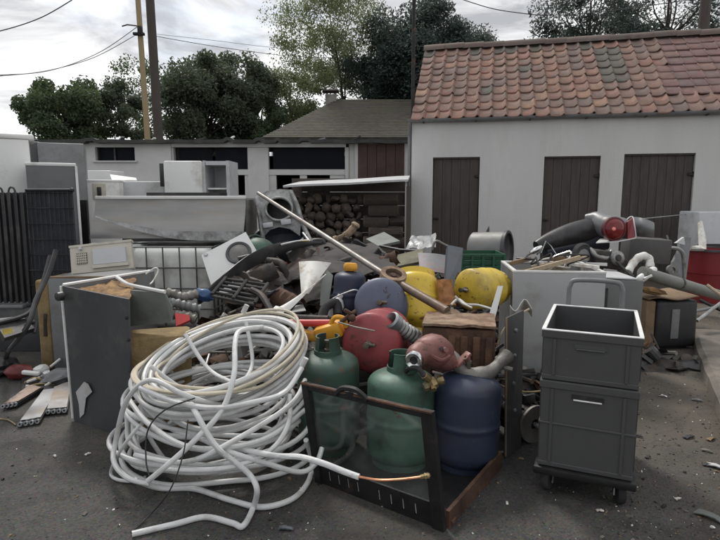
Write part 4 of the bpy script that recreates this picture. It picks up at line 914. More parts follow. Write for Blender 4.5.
# brass valve block between bottles
vp = P(433, 383, 2.50)
vb = thing('brass_valve', 'tarnished brass valve block wedged between green and blue bottles', 'valve', vp)
part('body', B().lathe([(0, -.05), (.022, -.05), (.026, -.03), (.018, -.02), (.030, -.01), (.030, .012), (.02, .02), (.026, .03), (.026, .05), (0, .05)], 8, TM((0, 0, .0), (0, R(70), R(15)))), BRASS, vb)
part('inlet', B().tube([(-.01, 0, .01), (-.045, -.02, .045)], [.016, .018], 8).tube([(-.005, 0, 0), (.0, -.04, -.02)], .014, 6), BRASS, vb)
part('handle', B().tube([(.01, 0, .02), (.015, -.01, .05)], .008, 6).box((.06, .015, .01), (.02, -.01, .052), (0, R(20), R(30)), bev=.003), CAST, vb)
part('hose_stub', B().tube(smoothpath([(-.045, -.02, .04), (-.07, 0, .07), (-.11, .04, .06), (-.12, .1, .02)], 5), .012, 8), BLACK_RUB, vb)
# silver flexible elbow duct
el_ = [P(397, 321, 3.0), P(404, 316, 2.98), P(411, 321, 2.97), P(415, 331, 2.98), P(417, 342, 3.02)]
dk = thing('flexible_duct', 'short silver ribbed elbow duct behind the red bottle', 'duct', base(el_))
path = smoothpath([P(394, 322, 2.96), P(399, 326, 2.98), P(406, 331, 3.0), P(413, 335, 3.02), P(420, 340, 3.05)], 8)
part('bellows', B().tube(path, [.041+.005*math.sin(i*1.6) for i in range(len(path))], 20, cap=False), ALU, dk, world=True)
part('mouth', B().lathe([(.034, -.02), (.05, -.02), (.05, .025), (.04, .035), (.034, .025)], 24, AX(path[0], path[0]-path[5]), closed=True), GALV, dk, world=True)
part('inside', B().lathe([(0, -.01), (.036, -.01)], 20, AX(path[0], path[0]-path[5])), BLACK, dk, world=True)
solo('brown_hose', B().tube(smoothpath([P(418, 345, 2.95), P(428, 335, 2.93), P(440, 331, 2.93), P(450, 338, 2.9)], 6), .026, 10), mat('brown_rubber', (.06, .035, .03), .7), 'thick brown rubber hose bending over behind the pump', 'hose')
# orange tool body and red bar
ob = P(326, 334, 3.05)
ot = thing('orange_tool', 'orange plastic tool casing with handle between coil and red bottle', 'tool casing', ob, (0, 0, R(-10)))
part('casing', B().box((.16, .10, .09), (.02, 0, .02), (R(8), R(-18), 0), bev=.022), ORANGE, ot)
part('nose', B().box((.13, .07, .05), (-.09, -.01, -.01), (0, R(12), R(8)), bev=.015), ORANGE, ot)
part('grip', B().tube(smoothpath([(.03, -.02, .06), (.06, -.03, .105), (.11, -.03, .10), (.12, -.02, .05)], 5), .014, 8), ORANGE, ot)
part('battery', B().box((.08, .08, .05), (.0, -.02, -.045), bev=.01), BLACK, ot)
rp = [P(286, 322, 3.12), P(306, 323, 3.08), P(330, 323, 3.05)]
solo('red_bar', B().tube(rp, [.018, .021, .021], 12), REDP, 'short bright red round bar behind the top of the pipe coil', 'bar')
solo('thin_rod', B().tube([P(338, 322, 2.92), P(355, 327, 2.82), P(375, 331, 2.78)], .004, 6), CAST, 'thin bare metal rod lying across the red bottle', 'rod')
solo('red_tap', B().tube(smoothpath([P(341, 322, 2.98), P(349, 316, 2.96), P(356, 311, 2.97)], 4), [.012]*9, 8).box((.05, .02, .02), P(348, 312, 2.95), (0, R(30), 0), bev=.005).ball(P(352, 318, 2.94), .022, 2), RUSTY, 'small rusty tap fitting wedged above the red bottle', 'tap')
# long pole through a rusty ring
a_, b_, c_ = P(258, 193, 5.3), P(393, 280, 3.5), P(447, 311, 3.12)
lp = thing('long_pole', 'long bare metal pole slanting across the heap through a rusty hub', 'pole', c_)
part('tube', B().tube([a_, a_.lerp(b_, .5), b_], [.016, .019, .021], 12), mat('dull_pole_steel', (.30, .28, .26), .5, .7, .2, 8, (.12, .09, .07), .3, 6, .1), lp, world=True)
part('sleeve', B().tube([b_, c_], .027, 12), mat('bronzed_steel', (.17, .13, .10), .5, .5, .3, 8, RUST, .2, 6, .1), lp, world=True)
part('hub', B().lathe([(.055, -.03), (.085, -.03), (.085, .03), (.055, .03)], 24, TM(b_+Vector((0, 0, .02)), (R(24), R(10), 0)), closed=True), RUSTTOP, lp, world=True)
part('hub_core', B().lathe([(0, -.018), (.058, -.018), (.058, .008), (.02, .012), (.02, .02), (0, .02)], 20, TM(b_+Vector((0, 0, .02)), (R(24), R(10), 0))), RUSTY, lp, world=True)

# ================================================================== LEFT: casing, foam blocks, panel
cL, cR = G(75, 421), G(133, 440)                    # foot of the dark front sheet
tL, tR = P(63, 286, 3.16), P(129, 299, 2.90)
cas = thing('boiler_casing', 'dark grey open appliance casing with foam lining, standing on the asphalt', 'appliance casing', base([cL, cR]))
UPV = Vector((0, 0, 1)); fd = (cR-cL).normalized(); bk_ = Vector((-fd.y, fd.x, 0)); 
part('front_sheet', B().grid(lambda u, v: cL.lerp(cR, u).lerp(tL.lerp(tR, u), v)+Vector((0, .012*math.sin(u*3.1)*math.sin(v*3.1), 0)), 8, 8, .010), DKSTEEL, cas, world=True)
dL = tL+Vector((.52, .55, .02)); dR = P(172, 294, 3.25)
part('left_frame', B().tube([tL+Vector((-.01, -.005, 0)), cL+Vector((-.012, 0, .02))], .008, 6), WHITEP, cas, world=True)
bt = [tL, P(150, 271, 3.62)]
part('top_edge', B().tube([tL+Vector((0, .0, .006)), bt[1]], .010, 6), WHITEP, cas, world=True)
part('left_side_sheet', B().plate([tL, bt[1], Vector((bt[1].x, bt[1].y, .02)), Vector((cL.x, cL.y+.01, .02))], .01), GREYP, cas, world=True, smooth=0)
f0, f1, f2 = tL.lerp(tR, .10), tL.lerp(tR, .97), bt[0].lerp(bt[1], .8)
part('foam_top', B().grid(lambda u, v: f0.lerp(f1, u).lerp(f0.lerp(f2, u), v)+Vector((0, .02, -.035+.022*noise.noise(Vector((u*9, v*9, 1))))), 18, 10, .03), FOAMO, cas, world=True)
part('inner_edge', B().tube(smoothpath([P(117, 277, 3.33), P(128, 284, 3.22), P(145, 288, 3.12), P(165, 292, 3.05)], 6), .011, 6), WHITEP, cas, world=True)
r0, r1 = P(130, 300, 2.93), P(168, 292, 3.08)
rb0, rb1 = Vector((r0.x, r0.y, 0)), Vector((r1.x, r1.y, 0))
part('right_sheet', B().plate([P(131, 290, 3.12), P(165, 293, 3.06), P(172, 306, 3.06), P(172, 322, 3.06), P(131, 326, 3.12)], .014), GREYGRN, cas, world=True, smooth=0)
part('foam_block', B().box((.34, .24, .56), (0, 0, .28), bev=.02).warp(lambda v: TM((( r0.x+r1.x)/2+.0, 3.12, .0), (0, 0, R(18))) @ (v+Vector((.012*noise.noise(v*14), .012*noise.noise(v*12+Vector((5, 0, 0))), .0)))), FOAM, cas, world=True)
part('knob', B().lathe([(0, 0), (.028, 0), (.024, .03), (0, .034)], 14, AX(P(62, 296, 3.12), (-.5, -1, 0))), BLACK, cas, world=True)
for (px, py) in ((127, 318), (129, 340), (131, 371)): part('bolt', B().lathe([(0, .012), (.008, .01), (.009, 0), (0, 0)], 8, AX(P(px, py, 2.885), (0, -1, .1))), IRON, cas, world=True)
tp_ = [(76, 392), (84, 382), (88, 384), (92, 392), (86, 398), (84, 414), (80, 418), (79, 404)]
def oncas(px, py):
    d = ray(px, py); o = Vector((0, 0, H)); n_ = (cR-cL).cross(tL-cL).normalized(); s_ = (cL-o).dot(n_)/d.dot(n_); return o+d*s_-d.normalized()*.02
part('tape_scrap', B().plate([oncas(*q) for q in tp_], .003), SILVERTAPE, cas, world=True, smooth=0)
part('loop_wire', B().tube(smoothpath([P(146, 274, 3.5), P(155, 268, 3.5), P(158, 271, 3.5), P(153, 281, 3.45), P(150, 284, 3.4)], 6), .005, 6), SHARDW, cas, world=True)
# second casing behind, with foam edge
s0, s1 = P(47, 277, 4.1), P(133, 272, 4.12)
c2 = thing('insulated_housing', 'grey sheet cabinet with exposed yellow foam end, behind the dark casing', 'cabinet', (s0.x+.25, 4.33, 0))
zt_ = s0.z
part('shell', B().box((s1.x-s0.x, .45, zt_-.012), ((s0.x+s1.x)/2, 4.33, (zt_-.012)/2), bev=.006), GREYP, c2, world=True)
part('foam_end', B().box((.115, .42, zt_-.03), (s0.x-.06, 4.33, (zt_-.03)/2), bev=.03, seg=3).sub(1).warp(lambda v: v+Vector((.02*noise.noise(v*7), .02*noise.noise(v*6), .012*noise.noise(v*9)))), FOAM, c2, world=True)
part('top_lip', B().box((s1.x-s0.x-.02, .03, .012), ((s0.x+s1.x)/2, 4.125, zt_-.005)), CARDB, c2, world=True, smooth=0)
part('dark_slot', B().box((.03, .012, .18), (s0.x-.05, 4.118, .36), (0, R(4), 0), bev=.005), BRJUNK, c2, world=True)
# beige panel standing on top
pn = [P(72, 274.5, 4.17), P(134, 268.5, 4.20), P(131, 240.5, 4.27), P(70, 247, 4.24)]
ap = thing('control_panel', 'beige plastic appliance front panel propped on the grey cabinet', 'panel', base(pn))
def PQ(u, v, o=0): return pn[0].lerp(pn[1], u).lerp(pn[3].lerp(pn[2], u), v)+Vector((0, -o, 0))
def prect(u0, v0, u1, v1, th, o): return B().plate([PQ(u0, v0, o), PQ(u1, v0, o), PQ(u1, v1, o), PQ(u0, v1, o)], th)
part('plate', prect(0, 0, 1, 1, .035, -.01), BEIGE, ap, world=True, smooth=0)
part('top_flange', prect(-.01, .93, 1.01, 1.01, .05, -.012), BEIGE, ap, world=True, smooth=0)
part('recess_cover', prect(.38, .26, .91, .80, .03, .012), BEIGE2, ap, world=True, smooth=0)
part('recess_ledge', prect(.36, .14, .94, .25, .03, .016), BEIGE, ap, world=True, smooth=0)
part('grille_plate', prect(.10, .34, .275, .74, .01, .010), mat('grille_brown', (.16, .14, .11), .7), ap, world=True, smooth=0)
for k in range(6): part('grille_bar', prect(.105+k*.029, .35, .117+k*.029, .73, .012, .014), BEIGE, ap, world=True, smooth=0)
for k in range(4): part('grille_bar', prect(.10, .40+k*.085, .275, .425+k*.085, .011, .016), BEIGE, ap, world=True, smooth=0)
part('tab', prect(.17, .86, .21, .95, .03, .02), BEIGE2, ap, world=True, smooth=0)

# ================================================================== LEFT: fridges
def fridge(name, label, px0, px1, pyt, Y, dep, mt, edge=None, doorgap=None, z0=0, top=None, rz=0.):
    a, c = P(px0, pyt, Y), P(px1, pyt, Y); w_ = c.x-a.x; h_ = a.z-z0
    t = thing(name, label, 'fridge' if 'fridge' in name else 'appliance', ((a.x+c.x)/2-math.sin(rz)*dep/2, Y+math.cos(rz)*dep/2, z0), (0, 0, rz)); w_ *= (1-.12*abs(rz))
    part('cabinet', B().box((w_, dep, h_), (0, 0, h_/2), bev=.012), mt, t)
    if edge:
        part('top_trim', B().box((w_+.012, dep+.012, .03), (0, 0, h_+.001), bev=.008), edge, t)
    if doorgap:
        part('door', B().box((w_-.004, .05, h_*doorgap), (0, -dep/2-.028, h_*doorgap/2+.03), bev=.014), mt, t)
        part('freezer_door', B().box((w_-.004, .05, h_*(1-doorgap)-.045), (0, -dep/2-.028, h_*(1+doorgap)/2+.015), bev=.014), mt, t)
    return t
f = fridge('tall_fridge', 'tall off-white fridge cut off by the left edge, behind black railings', -40, 25.5, 138, 5.35, .6, WHITEP, rz=R(30))
part('top_cap', B().box((.68, .62, .05), (0, 0, P(0, 138, 5.35).z+.026), bev=.02), WHITEP, f)
fridge('tall_fridge', 'tall grey fridge with dark left strip, behind the white-topped one', 39, 82.5, 143, 6.6, .6, GREYP, rz=R(24))
f = fridge('tall_fridge', 'narrow dark grey upright unit between tall off-white and grey fridges', 22, 39, 141.5, 6.75, .55, DKSTEEL, rz=R(24))
f = fridge('tall_fridge', 'dark grey fridge with white top edge behind the wire grid', 27.5, 74, 164.5, 5.15, .55, mat('mid_grey_enamel', (.115, .117, .12), .45, .1, .12, 3, (.08, .078, .075), .2, 4, .05), WHITEP, rz=R(27))
zf = P(50, 164.5, 5.15).z; xf = (P(74, 164.5, 5.15).x-P(27.5, 164.5, 5.15).x)/2*(1-.12*R(27))
part('side_trim', B().box((.022, .02, zf-.02), (xf+.004, -.277, zf/2), bev=.004), WHITEP, f)
f = fridge('small_fridge', 'short white fridge with square socket hole, right of the grey fridges', 76, 118, 181, 6.9, .55, WHITEP, WHITEP, rz=R(16))
q = P(105, 191.5, 6.9)-Vector(f.location)
part('socket', B().box((.05, .02, .11), (.02, -.288, q.z), bev=.008), BLACK, f); part('socket_plate', B().box((.15, .012, .2), (.02, -.279, q.z), bev=.004), BEIGE, f)
fridge('white_appliance', 'plain white low cabinet between small fridge and open fridge', 119, 163, 181.5, 7.4, .5, WHITEP2, rz=R(12))
fridge('white_appliance', 'small white cabinet seen above the short fridge', 84, 110, 170.5, 8.3, .5, WHITEP)
solo('white_sheet', B().plate([P(110, 175, 8.0), P(136, 178.5, 7.9), P(137, 181, 7.5), P(112, 181, 7.5)], .02), WHITEP, 'thin white sheet lying on the low white cabinet', 'sheet')
# open fridge with shelves, door to the left
a, c = P(163.5, 160.5, 7.0), P(228.5, 160.5, 7.0); zf = a.z; of = thing('open_fridge', 'open white fridge with bare shelves, above the steel hood', 'fridge', ((a.x+c.x)/2, 7.25, 0))
x_d = P(202, 165, 7.0).x-of.location.x; xl_ = a.x-of.location.x; xr_ = c.x-of.location.x
part('door', B().box((x_d-xl_, .07, zf-.01), ((x_d+xl_)/2, -.24, zf/2), bev=.02), WHITEP, of)
w2 = xr_-x_d
part('carcass', B().box((w2, .04, zf), ((x_d+xr_)/2, .25, zf/2)).box((.04, .46, zf), (xr_-.02, 0, zf/2)).box((.03, .46, zf), (x_d+.016, 0, zf/2)).box((w2-.08, .46, .05), ((x_d+xr_)/2, 0, zf-.03)).box((w2-.08, .46, .08), ((x_d+xr_)/2, 0, .05)), WHITEP2, of, smooth=0)
for k in range(6): part('shelf', B().box((w2-.08, .40, .022), ((x_d+xr_)/2, .02, .25+k*.235), bev=.004), WHITEP, of)
dk_ = P(157, 170, 7.35); part('dark_back', B().box((.13, .3, .3), (xl_-.066, .1, zf-.17), bev=.01), BLACK, of)
# ---- black railings and wire grid
yR = 4.66
rz0, rz1 = P(10, 304, yR).z, P(10, 191, yR).z
lb = thing('low_chest', 'low pale grey cabinet at the left edge carrying the black railings', 'cabinet', (P(5, 304, yR).x, yR+.2, 0))
wlb = P(78, 304, yR).x-P(-40, 304, yR).x
part('body', B().box((wlb, .44, rz0-.03), (P(19, 304, yR).x-lb.location.x, 0, (rz0-.03)/2), bev=.01), DKSTEEL, lb)
part('top_ledge', B().box((P(26, 304, yR).x-P(-40, 304, yR).x, .46, .028), ((P(-7, 304, yR).x)-lb.location.x, -.02, rz0-.0155), bev=.006), GREYP, lb)
rg = thing('iron_railing', 'black iron railing with hooped tops at the left edge', 'railing', (P(5, 304, yR).x, yR, rz0))
xs_ = [P(px, 250, yR).x-rg.location.x for px in (-22, -16.5, -10.5, -4.5, 1.5, 7.5, 13.5, 20, 26)]
hR = rz1-rz0
for x in xs_: part('baluster', B().box((.030, .022, hR-.02), (x, 0, hR/2), bev=.004, seg=1), BLACK, rg)
for i in range(0, len(xs_)-1, 2):
    r = (xs_[i+1]-xs_[i])/2; part('hoop', B().tube([(xs_[i]+r-r*math.cos(t), 0, hR-.012+r*1.6*math.sin(t)) for t in [math.pi*k/10 for k in range(11)]], .009, 6), BLACK, rg)
for z in (.06, hR-.06): part('rail', B().box((xs_[-1]-xs_[0]+.05, .012, .03), ((xs_[0]+xs_[-1])/2, .018, z)), BLACK, rg, smooth=0)
part('back_sheet', B().box((xs_[-1]-xs_[0]+.04, .008, hR-.03), ((xs_[0]+xs_[-1])/2, .032, hR/2)), DKSTEEL, rg, smooth=0)
wg = thing('wire_grid', 'black welded wire grid leaning in front of the dark grey fridge', 'wire grid', (P(52, 304, yR).x, yR, rz0))
g0, g1 = P(29, 250, yR).x-wg.location.x, P(75, 250, yR).x-wg.location.x; zg = P(50, 190, yR).z-rz0
for k in range(11): part('wire', B().tube([(g0+(g1-g0)*k/10, 0, .0), (g0+(g1-g0)*k/10, .02, zg)], .0042, 5), BLACK, wg)
for k in range(8): part('wire', B().tube([(g0-.01, -.006+.02*k/7, .03+(zg-.05)*k/7), (g1+.01, -.006+.02*k/7, .03+(zg-.05)*k/7)], .0042, 5), BLACK, wg)
part('top_bar', B().tube([(g0, .02, zg), (g1, .02, zg)], .011, 8).ball((g1, .02, zg), .02, 2), BLACK, wg)
part('net', B().box((g1-g0, .004, zg-.02), ((g0+g1)/2, .03, zg/2)), mat('black_netting', (.032, .034, .042), .8, 0, .3, 10), wg, smooth=0)
# ---- folded black chair frame at far left
ch = thing('folding_frame', 'black folded tube frame with yellow label at the far left', 'frame', G(20, 352))
fr = [[(56, 250, 3.9), (48, 275, 3.8), (36, 300, 3.65), (28, 325, 3.5), (8, 352, 3.45)], [(50, 256, 3.95), (42, 285, 3.8), (30, 312, 3.62), (-6, 324, 3.4)], [(-8, 330, 3.4), (10, 331, 3.45), (34, 322, 3.6), (34, 333, 3.55)]]
for f_, r in zip(fr, (.016, .015, .014)): part('tube', B().tube(smoothpath([P(*q) for q in f_], 6), r, 8), BLACK, ch, world=True)
part('seat_pad', B().plate([P(-8, 321, 3.45), P(22, 318, 3.6), P(34, 330, 3.55), P(4, 340, 3.35)], .035), BLACK, ch, world=True, smooth=0)
part('label_sticker', B().plate([P(2, 329.5, 3.335), P(12, 328, 3.36), P(12.5, 333, 3.345), P(3, 335, 3.325)], .004), mat('yellow_sticker', (.45, .33, .05), .5), ch, world=True, smooth=0)
part('foot', B().tube([P(8, 350, 3.45), G(5, 360)], .02, 8), BLACK_RUB, ch, world=True)
# ---- litter at the foot of the casing
def litter(name, label, cat, b, m_): return solo(name, b, m_, label, cat)
q = G(19, 372, .05); litter('red_boot', 'dull red rubber lump lying at the left by the black frame', 'rubber lump', B().ball(q, .075, 3, (1.3, .9, .75), (0, 0, .3), .25, 3), mat('dull_red_rubber', (.16, .03, .03), .5))
q = G(2, 367, .06); litter('black_bag', 'crumpled black bag at the left edge of the photograph', 'bag', B().ball(q, .11, 3, (1.2, 1, .6), (0, 0, 0), .5, 8), BLACK)
q = G(63, 374, .06); litter('grey_rag', 'grey crumpled rag lying against the dark casing', 'rag', B().ball(q+Vector((-.02, -.05, -.01)), .10, 3, (1.25, .7, .55), (0, R(-10), .2), .5, 4), GREYP)
for k, (px, py, w_, lab) in enumerate(((31, 373, .13, 'short white plastic strip beside the red lump'), (41, 370, .10, 'bright white plastic cap near the grey rag'), (47, 374, .065, 'small round white plug beside the grey rag'))):
    q = G(px, py, .07); bb = B().box((w_, .035, .03), q, (.2, .1, .3*k), bev=.012) if k < 1 else B().ball(q, w_*.5, 2, (1.2, .8, .8), (0, 0, k), .3, k)
    litter('white_scrap', lab, 'plastic scrap', bb, WHITEP)
litter('copper_scrap', 'loose brown wires and fins in front of the grey rag', 'wire scrap', B().tube(smoothpath([G(25, 383, .02), G(35, 378, .05), G(47, 381, .03), G(56, 377, .06), G(66, 380, .02)], 5), .010, 6).tube(smoothpath([G(27, 387, .015), G(40, 384, .03), G(55, 385, .015)], 5), .008, 6), BRASS)
for k, (pts, lab) in enumerate(((((27, 382, .04), (44, 376, .05)), 'white edged strip at the back of the litter'), (((26, 386, .03), (36, 387, .02)), 'short pale strip at the front of the litter'), (((45, 386, .02), (54, 380, .05)), 'slanting pale strip in the middle of the litter'), (((50, 367, .06), (60, 359, .10)), 'pale twig of plastic sticking up by the rag'))):
    litter('plastic_strip', lab, 'plastic strip', B().tube([G(*q) for q in pts], .010, 6), SHARDW)
litter('dark_tray', 'dark crushed tray under the loose wires', 'tray', B().grid(lambda u, v: G(22+48*u, 390-18*v, .012+.03*abs(noise.noise(Vector((u*4, v*4, 3))))), 10, 6, .006), BLACK)
# ---- three slab panels on the ground
slabs = [([(18, 428), (41, 424), (60, 391), (44, 393)], 'pale metal faced slab lying in the middle of three'), ([(46, 416), (68, 414), (73, 384), (54, 391)], 'brown stained slab lying against the dark casing'), ([(2, 411), (18, 408), (44, 392), (30, 390)], 'broken pinkish slab at the left of the three')]
for k, (qq, lab) in enumerate(slabs):
    pts = [G(*q) for q in qq]; t = thing('battery_pack', lab, 'slab', base(pts), group='slabs on the ground by the casing')
    z_ = .022+.004*k
    part('case', B().plate([p+Vector((0, 0, z_-.008)) for p in pts], .024), BLACK, t, world=True, smooth=0)
    cc = sum(pts, Vector())/4
    part('face', B().grid(lambda u, v: (pts[0].lerp(pts[1], u).lerp(pts[3].lerp(pts[2], u), v)).lerp(cc, .10)+Vector((0, 0, z_+.010+.003*noise.noise(Vector((u*4, v*6, k))))), 6, 8, .004), BATT if k < 2 else mat('pink_foil', (.36, .27, .22), .5, .2, .2, 6, GRIME, .3, 6, .1), t, world=True)
    for e in range(4):
        p = pts[0].lerp(pts[1], (e+.5)/4)+Vector((0, -.004, z_)); part('terminal', B().lathe([(.007, -.006), (.014, -.006), (.014, .006), (.007, .006)], 8, TM(p, (R(80), 0, 0)), closed=True), GALV, t, world=True)
solo('ground_wire', B().tube(smoothpath([G(-5, 419, .008), G(8, 420, .008), G(16, 425, .008)], 5), .005, 6), BRASS, 'short pale wire trailing from the slabs to the left edge', 'wire')

# ================================================================== MIDDLE LEFT: tank, steel hood, dryer front
CAGE = mat('dull_cage_steel', (.12, .12, .118), .55, .5, .25, 9, GRIME, .3, 6, .1)
tk = G(140, 318); ty = 4.95
t0, t1 = P(128, 247, ty), P(212, 247, ty); TZ = t0.z; TWd = 1.05; tx = t1.x-TWd/2
ibc = thing('caged_tank', 'milky plastic liquid tank in a galvanised cage, under the steel hood', 'tank', (tx, ty+.5, 0))
part('tank', B().box((TWd-.05, .95, TZ-.14), (0, 0, .12+(TZ-.14)/2), bev=.07, seg=4), TANK, ibc)
part('pallet', B().box((TWd, 1.0, .10), (0, 0, .05), bev=.01), CAGE, ibc)
for k in range(8): part('cage_bar', B().tube([(-TWd/2+TWd*k/7, -.495, .1), (-TWd/2+TWd*k/7, -.495, TZ)], .0065, 6), CAGE, ibc)
for k in range(8): part('cage_bar', B().tube([(TWd/2, -.495+.99*k/7, .1), (TWd/2, -.495+.99*k/7, TZ)], .0085, 6), CAGE, ibc)
for k in range(5):
    z = .12+(TZ-.12)*k/4
    part('cage_bar', B().tube([(-TWd/2, -.508, z), (TWd/2+.01, -.508, z)], .0068, 6), CAGE, ibc); part('cage_bar', B().tube([(TWd/2+.013, -.50, z), (TWd/2+.013, .5, z)], .0095, 6), CAGE, ibc)
# hood
hq = [P(89, 242, 5.15), P(243, 242, 5.15), P(243, 198, 5.45), P(88, 198, 5.45)]
hood = thing('steel_hood', 'long brushed steel extractor hood lying on the caged tank', 'hood', ((hq[0].x+hq[1].x)/2, 5.5, hq[0].z))
hx0, hx1 = hq[0].x, hq[1].x; hz0, hz1 = hq[0].z, hq[2].z
def hoodf(u, v):                           # concave front, tapering towards the lower left
    x = hx0+(hx1-hx0)*u; low = hz0+.10+(hz1-hz0-.12)*.50*max(0, 1-u*1.75)**1.5
    low = hz0+.03; z = low+(hz1-low)*v; y = 5.17+.16*math.sin(v*math.pi*.5)**1.4+.02*math.sin(u*3.1)
    return Vector((x, y, z))
part('front', B().grid(hoodf, 40, 14, .008), STEEL, hood, world=True)
part('top_rim', B().box((hx1-hx0, .03, .03), ((hx0+hx1)/2, 5.335, hz1+.005), bev=.005), WHITEP, hood, world=True)
def lowf(u, v):
    x = hx0+.08+(hx1-hx0-.08)*u; low = hz0+.10+(hz1-hz0-.12)*.50*max(0, 1-u*1.75)**1.5
    return Vector((x, 5.150-.012*v, low-(.012+.075*min(1, u*1.4+.05))*v))
part('crease_strip', B().grid(lowf, 30, 2, .006), ALU, hood, world=True)  # raised strip added to shape the dark crease shadow across the front
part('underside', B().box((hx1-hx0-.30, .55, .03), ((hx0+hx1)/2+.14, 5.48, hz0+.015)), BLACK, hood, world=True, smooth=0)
part('end_cap', B().box((.012, .52, hz1-hz0-.03), (hx1-.006, 5.62, (hz0+hz1)/2)), STEEL, hood, world=True, smooth=0)
part('end_cap', B().box((.012, .52, (hz1-hz0)*.5), (hx0+.006, 5.62, hz1-(hz1-hz0)*.27)), STEEL, hood, world=True, smooth=0)
a_, c_ = P(147, 198, 5.4), P(220, 198, 5.4); part('dark_cavity', B().box((c_.x-a_.x, .30, .05), ((a_.x+c_.x)/2, 5.54, hz1+.028)), BLACK, hood, world=True, smooth=0)  # black block stands in for the shaded cavities along the top edge
part('back_sheet', B().box((hx1-hx0-.03, .012, hz1-hz0-.05), ((hx0+hx1)/2, 5.88, (hz0+hz1)/2+.02)), STEEL, hood, world=True, smooth=0)
solo('black_board', B().box((.09, .03, .42), (P(83, 220, 5.6).x, 5.6, P(83, 243, 5.6).z+.22), bev=.004), BLACK, 'narrow black board standing left of the steel hood', 'board')
b = B().box((.09, .03, P(83, 200, 5.6).z), (P(83, 220, 5.6).x, 5.62, P(83, 200, 5.6).z/2)); bpy.data.objects.remove(bpy.data.objects['black_board']); solo('black_board', b, BLACK, 'narrow black board standing left of the steel hood', 'board')
b = B().box((.5, .25, .02), (P(98, 238, 5.0).x, 5.0, P(98, 238, 5.0).z)); b.bm.free()
b = B().box((.55, .5, P(100, 246, 5.0).z), (P(104, 246, 5.0).x, 5.1, P(100, 246, 5.0).z/2), bev=.02); solo('white_appliance', b, WHITEP2, 'white cabinet half hidden behind the beige control panel', 'cabinet')
# dryer front panel, tilted
dq = [P(px, py, 4.48+(294-py)*.0058) for px, py in ((214, 294), (202, 256), (246, 233), (263, 262), (253, 293))]
dr_ = thing('dryer_front', 'tilted white dryer front panel with grey round door', 'dryer panel', base(dq))
dn = (dq[1]-dq[0]).cross(dq[2]-dq[0]).normalized(); dn = dn if dn.y < 0 else -dn
part('panel', B().plate(dq, .035), WHITEP, dr_, world=True, smooth=0)
dc = P(239, 254, 4.48+40*.0058)
part('door_ring', B().lathe([(.082, -.02), (.108, -.02), (.112, .0), (.104, .016), (.086, .012)], 32, AX(dc+dn*.02, dn), closed=True), DKSTEEL, dr_, world=True)
part('door_glass', B().lathe([(0, .022), (.045, .018), (.084, .004), (.084, -.015), (0, -.015)], 28, AX(dc+dn*.022, dn)), mat('smoked_grey_plastic', (.15, .145, .135), .3, 0, .2, 6, (.2, .19, .17), .3, 5, .05), dr_, world=True)
part('corner_cap', B().lathe([(0, 0), (.02, 0), (.016, .012), (0, .014)], 12, AX(dq[1].lerp(dc, .12)+dn*.018, dn)), BEIGE2, dr_, world=True)
# green ball-shaped float
q = P(257, 252, 5.1); gb = thing('green_float', 'dull green round tank end right of the dryer panel', 'tank', (q.x, q.y, q.z-.16))
part('shell', B().ball((0, 0, .16), .16, 3, (1.1, 1, .85), (0, 0, 0), .02), BGREEN, gb); part('band', B().lathe([(.155, -.02), (.168, -.02), (.168, .02), (.155, .02)], 28, TM((0, 0, .16), (R(30), R(70), 0)), closed=True), BGREEN2, gb)
# grey flexible hoses left of heap
for k, (pts, lab) in enumerate((([(158, 296, 3.6), (170, 293, 3.6), (182, 297, 3.62), (196, 294, 3.7)], 'upper grey ribbed hose behind the white coil'), ([(164, 305, 3.55), (174, 303, 3.55), (186, 306, 3.58), (199, 309, 3.62)], 'middle grey ribbed hose behind the white coil'), ([(172, 315, 3.5), (184, 316, 3.5), (196, 320, 3.5)], 'lower short grey ribbed hose behind the white coil'))):
    pa = smoothpath([P(*q) for q in pts], 9); solo('ribbed_hose', B().tube(pa, [.030+.005*math.sin(i*1.7) for i in range(len(pa))], 14), CAST if k != 1 else GREYP, lab, 'hose', 'grey ribbed hoses')
solo('blue_cap', B().ball(P(204, 295, 3.72), .06, 3, (1.2, .8, .7), (0, R(20), 0), .3, 4), BLUEP, 'bright blue plastic lump in front of the dryer panel', 'plastic lump')
solo('red_wedge', B().plate([P(175, 314, 3.4), P(189, 316, 3.42), P(190, 321, 3.4), P(176, 327, 3.35)], .03), REDP, 'bright red plastic wedge left of the coil top', 'plastic wedge')

# ================================================================== MIDDLE: silver frame and dark panels
fq = [(256, 199), (262, 192), (292, 190), (299, 215), (301, 240), (290, 243), (278, 236), (268, 243), (262, 230)]
FY = 5.5
fm = thing('stamped_metal_sheet', 'battered silver stamped metal frame with large round hole', 'metal sheet', base([P(px, py, FY) for px, py in fq]))
hc = Vector((279, 209)); outer = [P(px, py, FY+.15*(220-py)/50) for px, py in [(255, 197), (267, 191), (280, 189), (292, 190), (298, 203), (301, 220), (300, 236), (290, 229), (279, 227), (270, 230), (264, 236), (260, 216)]]
b = B(); inner = []
for p_ in [(255, 197), (267, 191), (280, 189), (292, 190), (298, 203), (301, 220), (300, 236), (290, 229), (279, 227), (270, 230), (264, 236), (260, 216)]:
    d_ = (Vector(p_)-hc).normalized(); q = hc+Vector((d_.x*13.5, d_.y*11.5)); inner.append(P(q.x, q.y, FY-.03+.15*(220-q.y)/50))
n_ = len(outer); V4 = []
for off in (0, .05):
    V4.append([b.bm.verts.new(p+Vector((0, off, 0))) for p in outer]); V4.append([b.bm.verts.new(p+Vector((0, off, 0))) for p in inner])
